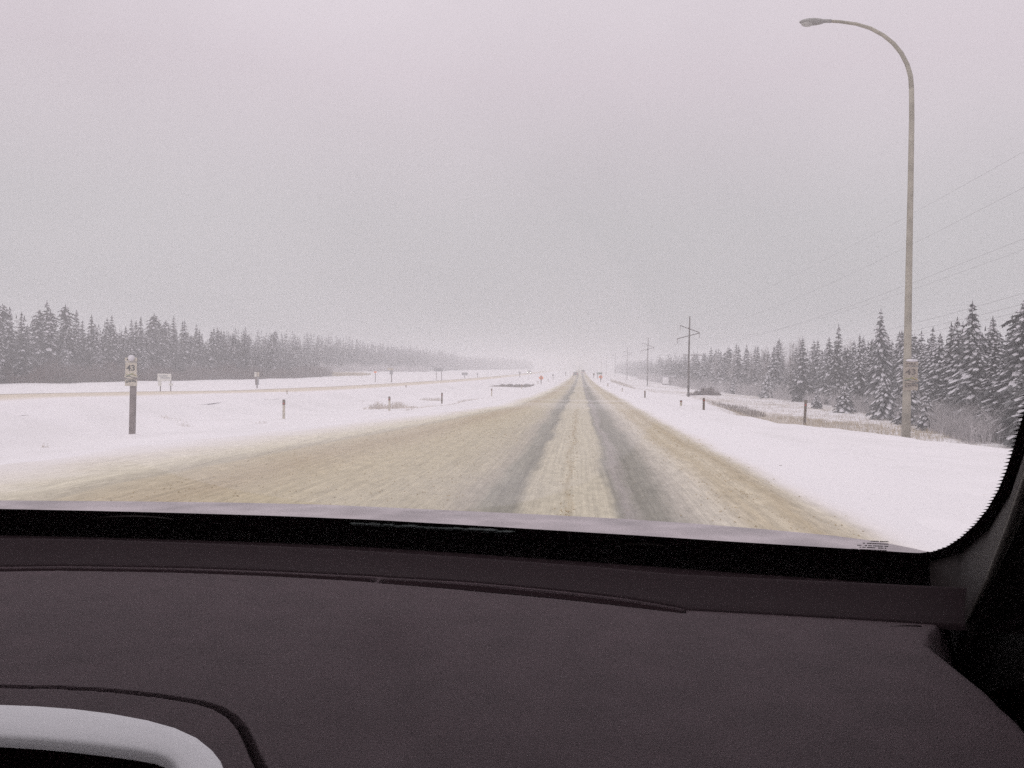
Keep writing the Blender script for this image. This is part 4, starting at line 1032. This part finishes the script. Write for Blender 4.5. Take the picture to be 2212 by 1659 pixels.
# slot groove
half = np.interp(X, [-1, -.35, -.25, -.1, .05, .10], [.0045, .0055, .006, .0095, .008, .004])
gap = np.exp(-((X - (slot_w[5].x + slot_w[6].x) / 2) / .004) ** 2)
d_ = np.abs(Y - ysl); g_ = (1 - sstep(half * .8, half * 1.25, d_)) * (X < slot_w[-1].x) * (1 - gap)
Z = Z - .022 * g_
# pod seam
P2 = np.array([(-.985 - q.x, q.y) for q in reversed(pod_w) if q.x > -.485] + [(q.x, q.y) for q in pod_w if q.x > -.485])
dist = np.full(X.shape, 9.0); side = np.zeros(X.shape)
for a, b in zip(P2[:-1], P2[1:]):
    ab = b - a; t = np.clip(((X - a[0]) * ab[0] + (Y - a[1]) * ab[1]) / (ab @ ab), 0, 1)
    dx = X - (a[0] + ab[0] * t); dy = Y - (a[1] + ab[1] * t); dd = np.hypot(dx, dy)
    cr_ = ab[0] * dy - ab[1] * dx
    side = np.where(dd < dist, np.sign(cr_), side); dist = np.minimum(dist, dd)
Z = Z - .010 * (1 - sstep(.0012, .0030, dist))
# right-hand end rolls down to the door
de = np.interp(Y, [.2, .54, .6, .66, .72, .765, .80, .90, 1.2], [.31, .288, .298, .303, .303, .303, .318, .38, .52])
Zpad = Z.copy(); Z = Z - .16 * sstep(0, .035, X - de)
mb = MB()
for (a, b) in zip(range(0, len(xd) - 1), range(1, len(xd))):
    if xd[b] > slot_w[-1].x: break
    mid_ = (slot_w[5].x + slot_w[6].x) / 2
    if xd[a] - .008 < mid_ < xd[b] + .008: continue
    q = []
    for k_, sg_ in ((a, -1), (b, -1), (b, 1), (a, 1)):
        h_ = float(np.interp(xd[k_], [-1, -.35, -.25, -.1, .05, .10], [.0045, .0055, .006, .0095, .008, .004])) * 1.0
        y_ = float(np.interp(xd[k_], sxv, syv)) + sg_ * h_
        q.append(Vector((xd[k_], y_, ZD - .02 * ((xd[k_] + .2) / .8) ** 2 - .0002)))
    mb.face(q)
mb.build('demister_slot', m_dash_dark, cabin)
fm = (X > de + .05) | (Y > ysl + .030)
dash = grid_mesh('dashboard', X, Y, Z, m_dash, {}, mask=~fm[:-1, :-1]); dash.parent = cabin
# demister panel: own clean-edged sheet from just ahead of the slot up to the glass
tp = np.concatenate([np.linspace(0, .55, 40), np.linspace(.58, 1.25, 14)])
hx = np.interp(xd, [-1, -.35, -.25, -.1, .05, .10, slot_w[-1].x + .002], [.0045, .0055, .006, .0095, .008, .004, .001])
ys0 = np.interp(xd, sxv, syv) + hx * 1.2 + .0012; yb0 = np.interp(xd, _bx, _by)
PX = np.tile(xd, (len(tp), 1)); PY = ys0[None, :] + (yb0 - ys0)[None, :] * tp[:, None]
PZ = np.stack([np.interp(PY[:, i], yd, Zpad[:, i]) for i in range(len(xd))], 1) + .0012
PZ[0] -= .004
dp = grid_mesh('demister_panel', PX, PY, PZ, m_dash_mid, {}); dp.parent = cabin
mb = MB()
for k in range(30):
    y0_, y1_ = .14 + k * .026, .14 + (k + 1) * .026; x0_, x1_ = float(np.interp(y0_, yd, de[:, 0])), float(np.interp(y1_, yd, de[:, 0]))
    mb.face([(x0_ + .03, y0_, ZD - .12), (x0_ + .5, y0_, ZD - .14), (x1_ + .5, y1_, ZD - .14), (x1_ + .03, y1_, ZD - .12)])
mb.build('dash_end_trim', m_dash_dark, cabin)
mb = MB(); mb.box((-.55, .66, .88), (2.24, 1.06, .42)); mb.build('dash_core', m_dash_dark, cabin)
# dark lower trim ahead of the pad (fills the cowl behind the glass base)
mb = MB(); xq = list(np.linspace(-1.65, .60, 50))
for a, b in zip(xq[:-1], xq[1:]):
    mb.face([(a, YB(a) - .12, 1.185), (b, YB(b) - .12, 1.185), (b, YB(b) + .17, 1.165), (a, YB(a) + .17, 1.165)])
mb.build('cowl_trim', m_dash_dark, cabin)
# silver surround of the centre display
ZS = ZD - .0035
outp = [(-260, 1520), (-100, 1520), (0, 1522), (80, 1525), (160, 1531), (240, 1541), (320, 1556), (380, 1573), (430, 1596), (462, 1622), (480, 1645), (489, 1668), (494, 1700), (500, 1760), (508, 1860)]
inp = [(-260, 1592), (-100, 1594), (0, 1598), (80, 1603), (160, 1610), (230, 1618), (290, 1626), (335, 1634), (357, 1642), (369, 1651), (375, 1660), (379, 1672), (383, 1700), (388, 1760), (396, 1860)]
ow = [at_z(a, b, ZD) for a, b in outp]; iw = [at_z(a, b, ZD) for a, b in inp]
for q in ow + iw: q.z = ZS
xmid = ow[0].x; ymid = iw[-1].y
def mirrored(l): return [Vector((2 * xmid - q.x, q.y, q.z)) for q in reversed(l[1:])] + l
ow, iw = mirrored(ow), mirrored(iw)
mb = MB(); prof = [(0, -.03), (.0, .001), (.03, .0035), (.08, .0050), (.35, .0054), (.6, .0055), (.88, .0052), (.96, .0036), (1.0, -.001)]
rows = [[o_ + (i_ - o_) * u + Vector((0, 0, h_)) for u, h_ in prof] for o_, i_ in zip(ow, iw)]
for a, b in zip(rows[:-1], rows[1:]):
    for j in range(len(a) - 1): mb.face([a[j], a[j + 1], b[j + 1], b[j]])
sv = mb.build('silver_surround', m_silver, cabin, smooth=True)
bm_ = bmesh.new(); bm_.from_mesh(sv.data); bmesh.ops.remove_doubles(bm_, verts=bm_.verts, dist=1e-5); bm_.to_mesh(sv.data); bm_.free()
sv.data.polygons.foreach_set('use_smooth', [True] * len(sv.data.polygons))
mb = MB()
for a, b in zip(iw[:-1], iw[1:]): mb.face([a + Vector((0, 0, -.001)), b + Vector((0, 0, -.001)), b + Vector((0, 0, -.05)), a + Vector((0, 0, -.05))])
mb.build('recess_wall', m_dash_dark, cabin)
# recess floor inside the surround with a faint screen edge
mb = MB(); cpt = Vector((iw[0].x, iw[-1].y, 0))
ring = [Vector(((q.x + p_.x) / 2, (q.y + p_.y) / 2, ZD - .03)) for q, p_ in zip(iw, ow)]
fl = ring + [Vector((iw[0].x - .1, iw[-1].y, ZD - .02))]
for a, b in zip(ring[:-1], ring[1:]): mb.face([a, b, Vector((xmid, ymid, ZD - .03))])
mb.build('display_recess', m_dash_dark, cabin)
mb = MB()
l1 = [at_z(a, b, ZD - .028) for a, b in ((60, 1625), (150, 1630), (240, 1640), (320, 1653))]
mb.tube(l1, .0016, 5); mb.tube([at_z(42, 1606, ZD - .028), at_z(24, 1665, ZD - .028)], .0012, 5); mb.build('screen_edge', m_highlight_and_trim, cabin)
# cut the dashboard pad away inside the surround
bm_ = bmesh.new(); bm_.from_mesh(dash.data)
ipoly = [(q.x * .12 + p_.x * .88, q.y * .12 + p_.y * .88) for q, p_ in zip(iw, ow)]
def inside(x, y):
    if x < -.95: return False
    j_ = None
    xs_ = [a for a, b in ipoly]; ys_ = [b for a, b in ipoly]
    poly = ipoly
    c_ = False; n_ = len(poly); j = n_ - 1
    for i in range(n_):
        if ((poly[i][1] > y) != (poly[j][1] > y)) and (x < (poly[j][0] - poly[i][0]) * (y - poly[i][1]) / (poly[j][1] - poly[i][1]) + poly[i][0]): c_ = not c_
        j = i
    return c_
dele = [f for f in bm_.faces if f.calc_center_median().y < .62 and f.calc_center_median().x < .05 and inside(f.calc_center_median().x, f.calc_center_median().y)]
bmesh.ops.delete(bm_, geom=dele, context='FACES'); bm_.to_mesh(dash.data); bm_.free()
# hairline panel joint on the right of the pad
mb = MB(); jl = [(1906, 1365), (1908, 1360), (1916, 1356.5), (1935, 1354), (1960, 1353), (1990, 1353.5)]
mb.tube([at_z(a, b, ZD - .0085) for a, b in jl], .0011, 5); mb.build('panel_joint', m_dash_dark, cabin)
# side vent slats
for k in range(3):
    mb = MB(); a = at_z(2118 + 36 * k, 1618, 1.162); b = at_z(2140 + 34 * k, 1672, 1.162)
    mb.tube([a, b], .005, 6); mb.build('vent_slat', m_highlight_and_trim, cabin)
# right pillar trim: swept rounded section
def pillar(side):
    mb = MB()
    ge = [(1990, 1192), (2060, 1172), (2118, 1120), (2165, 1040), (2205, 915), (2245, 760), (2300, 450), (2345, 200), (2390, -50), (2420, -300), (2440, -520)]
    st = [(2060, 1500, .86), (2088, 1345, .83), (2140, 1245, .80), (2185, 1140, .765), (2250, 960, .71), (2330, 760, .62), (2420, 480, .52), (2510, 150, .44), (2590, -130, .40), (2660, -380, .37), (2700, -560, .35)]
    rows = []
    for (ga, gb), (a, b, yy) in zip(ge, st):
        g_ = on_glass(ga + 14, gb + 6) + INW * 3; c_ = at_y(a, b, yy); row = [g_]
        for u, bul in ((.3, .010), (.6, .012), (.85, .006)): row.append(g_ + (c_ - g_) * u + Vector((.0, bul, -bul)))
        for (dx, dy, dz) in ((0, 0, 0), (.006, -.004, 0), (.016, -.004, 0), (.05, .02, 0), (.13, .05, 0), (.24, .09, 0)):
            row.append(c_ + Vector((dx, dy, dz)))
        row[-1] = Vector((max(.57, c_.x + .1), c_.y + .12, c_.z)); row[-2] = row[-3].lerp(row[-1], .5)
        rows.append(row)
    for a, b in zip(rows[:-1], rows[1:]):
        for j in range(len(a) - 1):
            q = [a[j], a[j + 1], b[j + 1], b[j]]
            if side < 0: q = [Vector((-1.1 - v.x, v.y, v.z)) for v in q][::-1]
            mb.face(q)
    o = mb.build('pillar', m_pillar, cabin, smooth=True)
    bm_ = bmesh.new(); bm_.from_mesh(o.data); bmesh.ops.remove_doubles(bm_, verts=bm_.verts, dist=1e-5); bm_.to_mesh(o.data); bm_.free()
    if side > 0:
        m2_ = MB(); m2_.tube([r_[4] for r_ in rows[1:]], [.0015, .0035, .005, .0055] + [.006] * 6, 8); m2_.build('painted_highlight', m_highlight_and_trim, o, smooth=True)  # added lighter tube, paints a soft highlight along the pillar ridge
pillar(1); pillar(-1)
# cabin shell: lets daylight in only through glass
mb = MB(); mb.box((-.56, -.55, 1.93), (2.38, 2.0, .04)); mb.build('roof_lining', m_lining, cabin)
mb = MB(); mb.box((-.56, .42, 1.85), (2.38, .10, .16)); mb.build('header_trim', m_lining, cabin)
mb = MB(); mb.box((-.56, -1.55, 1.25), (2.38, .06, 1.4)); mb.build('rear_wall', m_seat, cabin)
mb = MB(); mb.box((-.56, -.2, .55), (2.38, 2.9, .05)); mb.build('floor', m_seat, cabin)
for sx0 in (.60, -1.72):
    mb = MB(); mb.box((sx0, -.35, .95), (.06, 2.4, .82)); mb.build('door', m_pillar, cabin)
    mb = MB(); mb.box((sx0, -.42, 1.66), (.006, 2.2, .6)); mb.build('side_window', m_glass, cabin)
mb = MB(); mb.box((.60, .92, .95), (.05, .7, .4)); mb.build('kick_trim', m_dash_dark, cabin)
mb = MB(); mb.box((-.56, .15, .95), (2.26, .05, .5)); mb.build('lower_fascia', m_dash_dark, cabin)
print('trees', nl, nr, 'objects', len(bpy.data.objects))
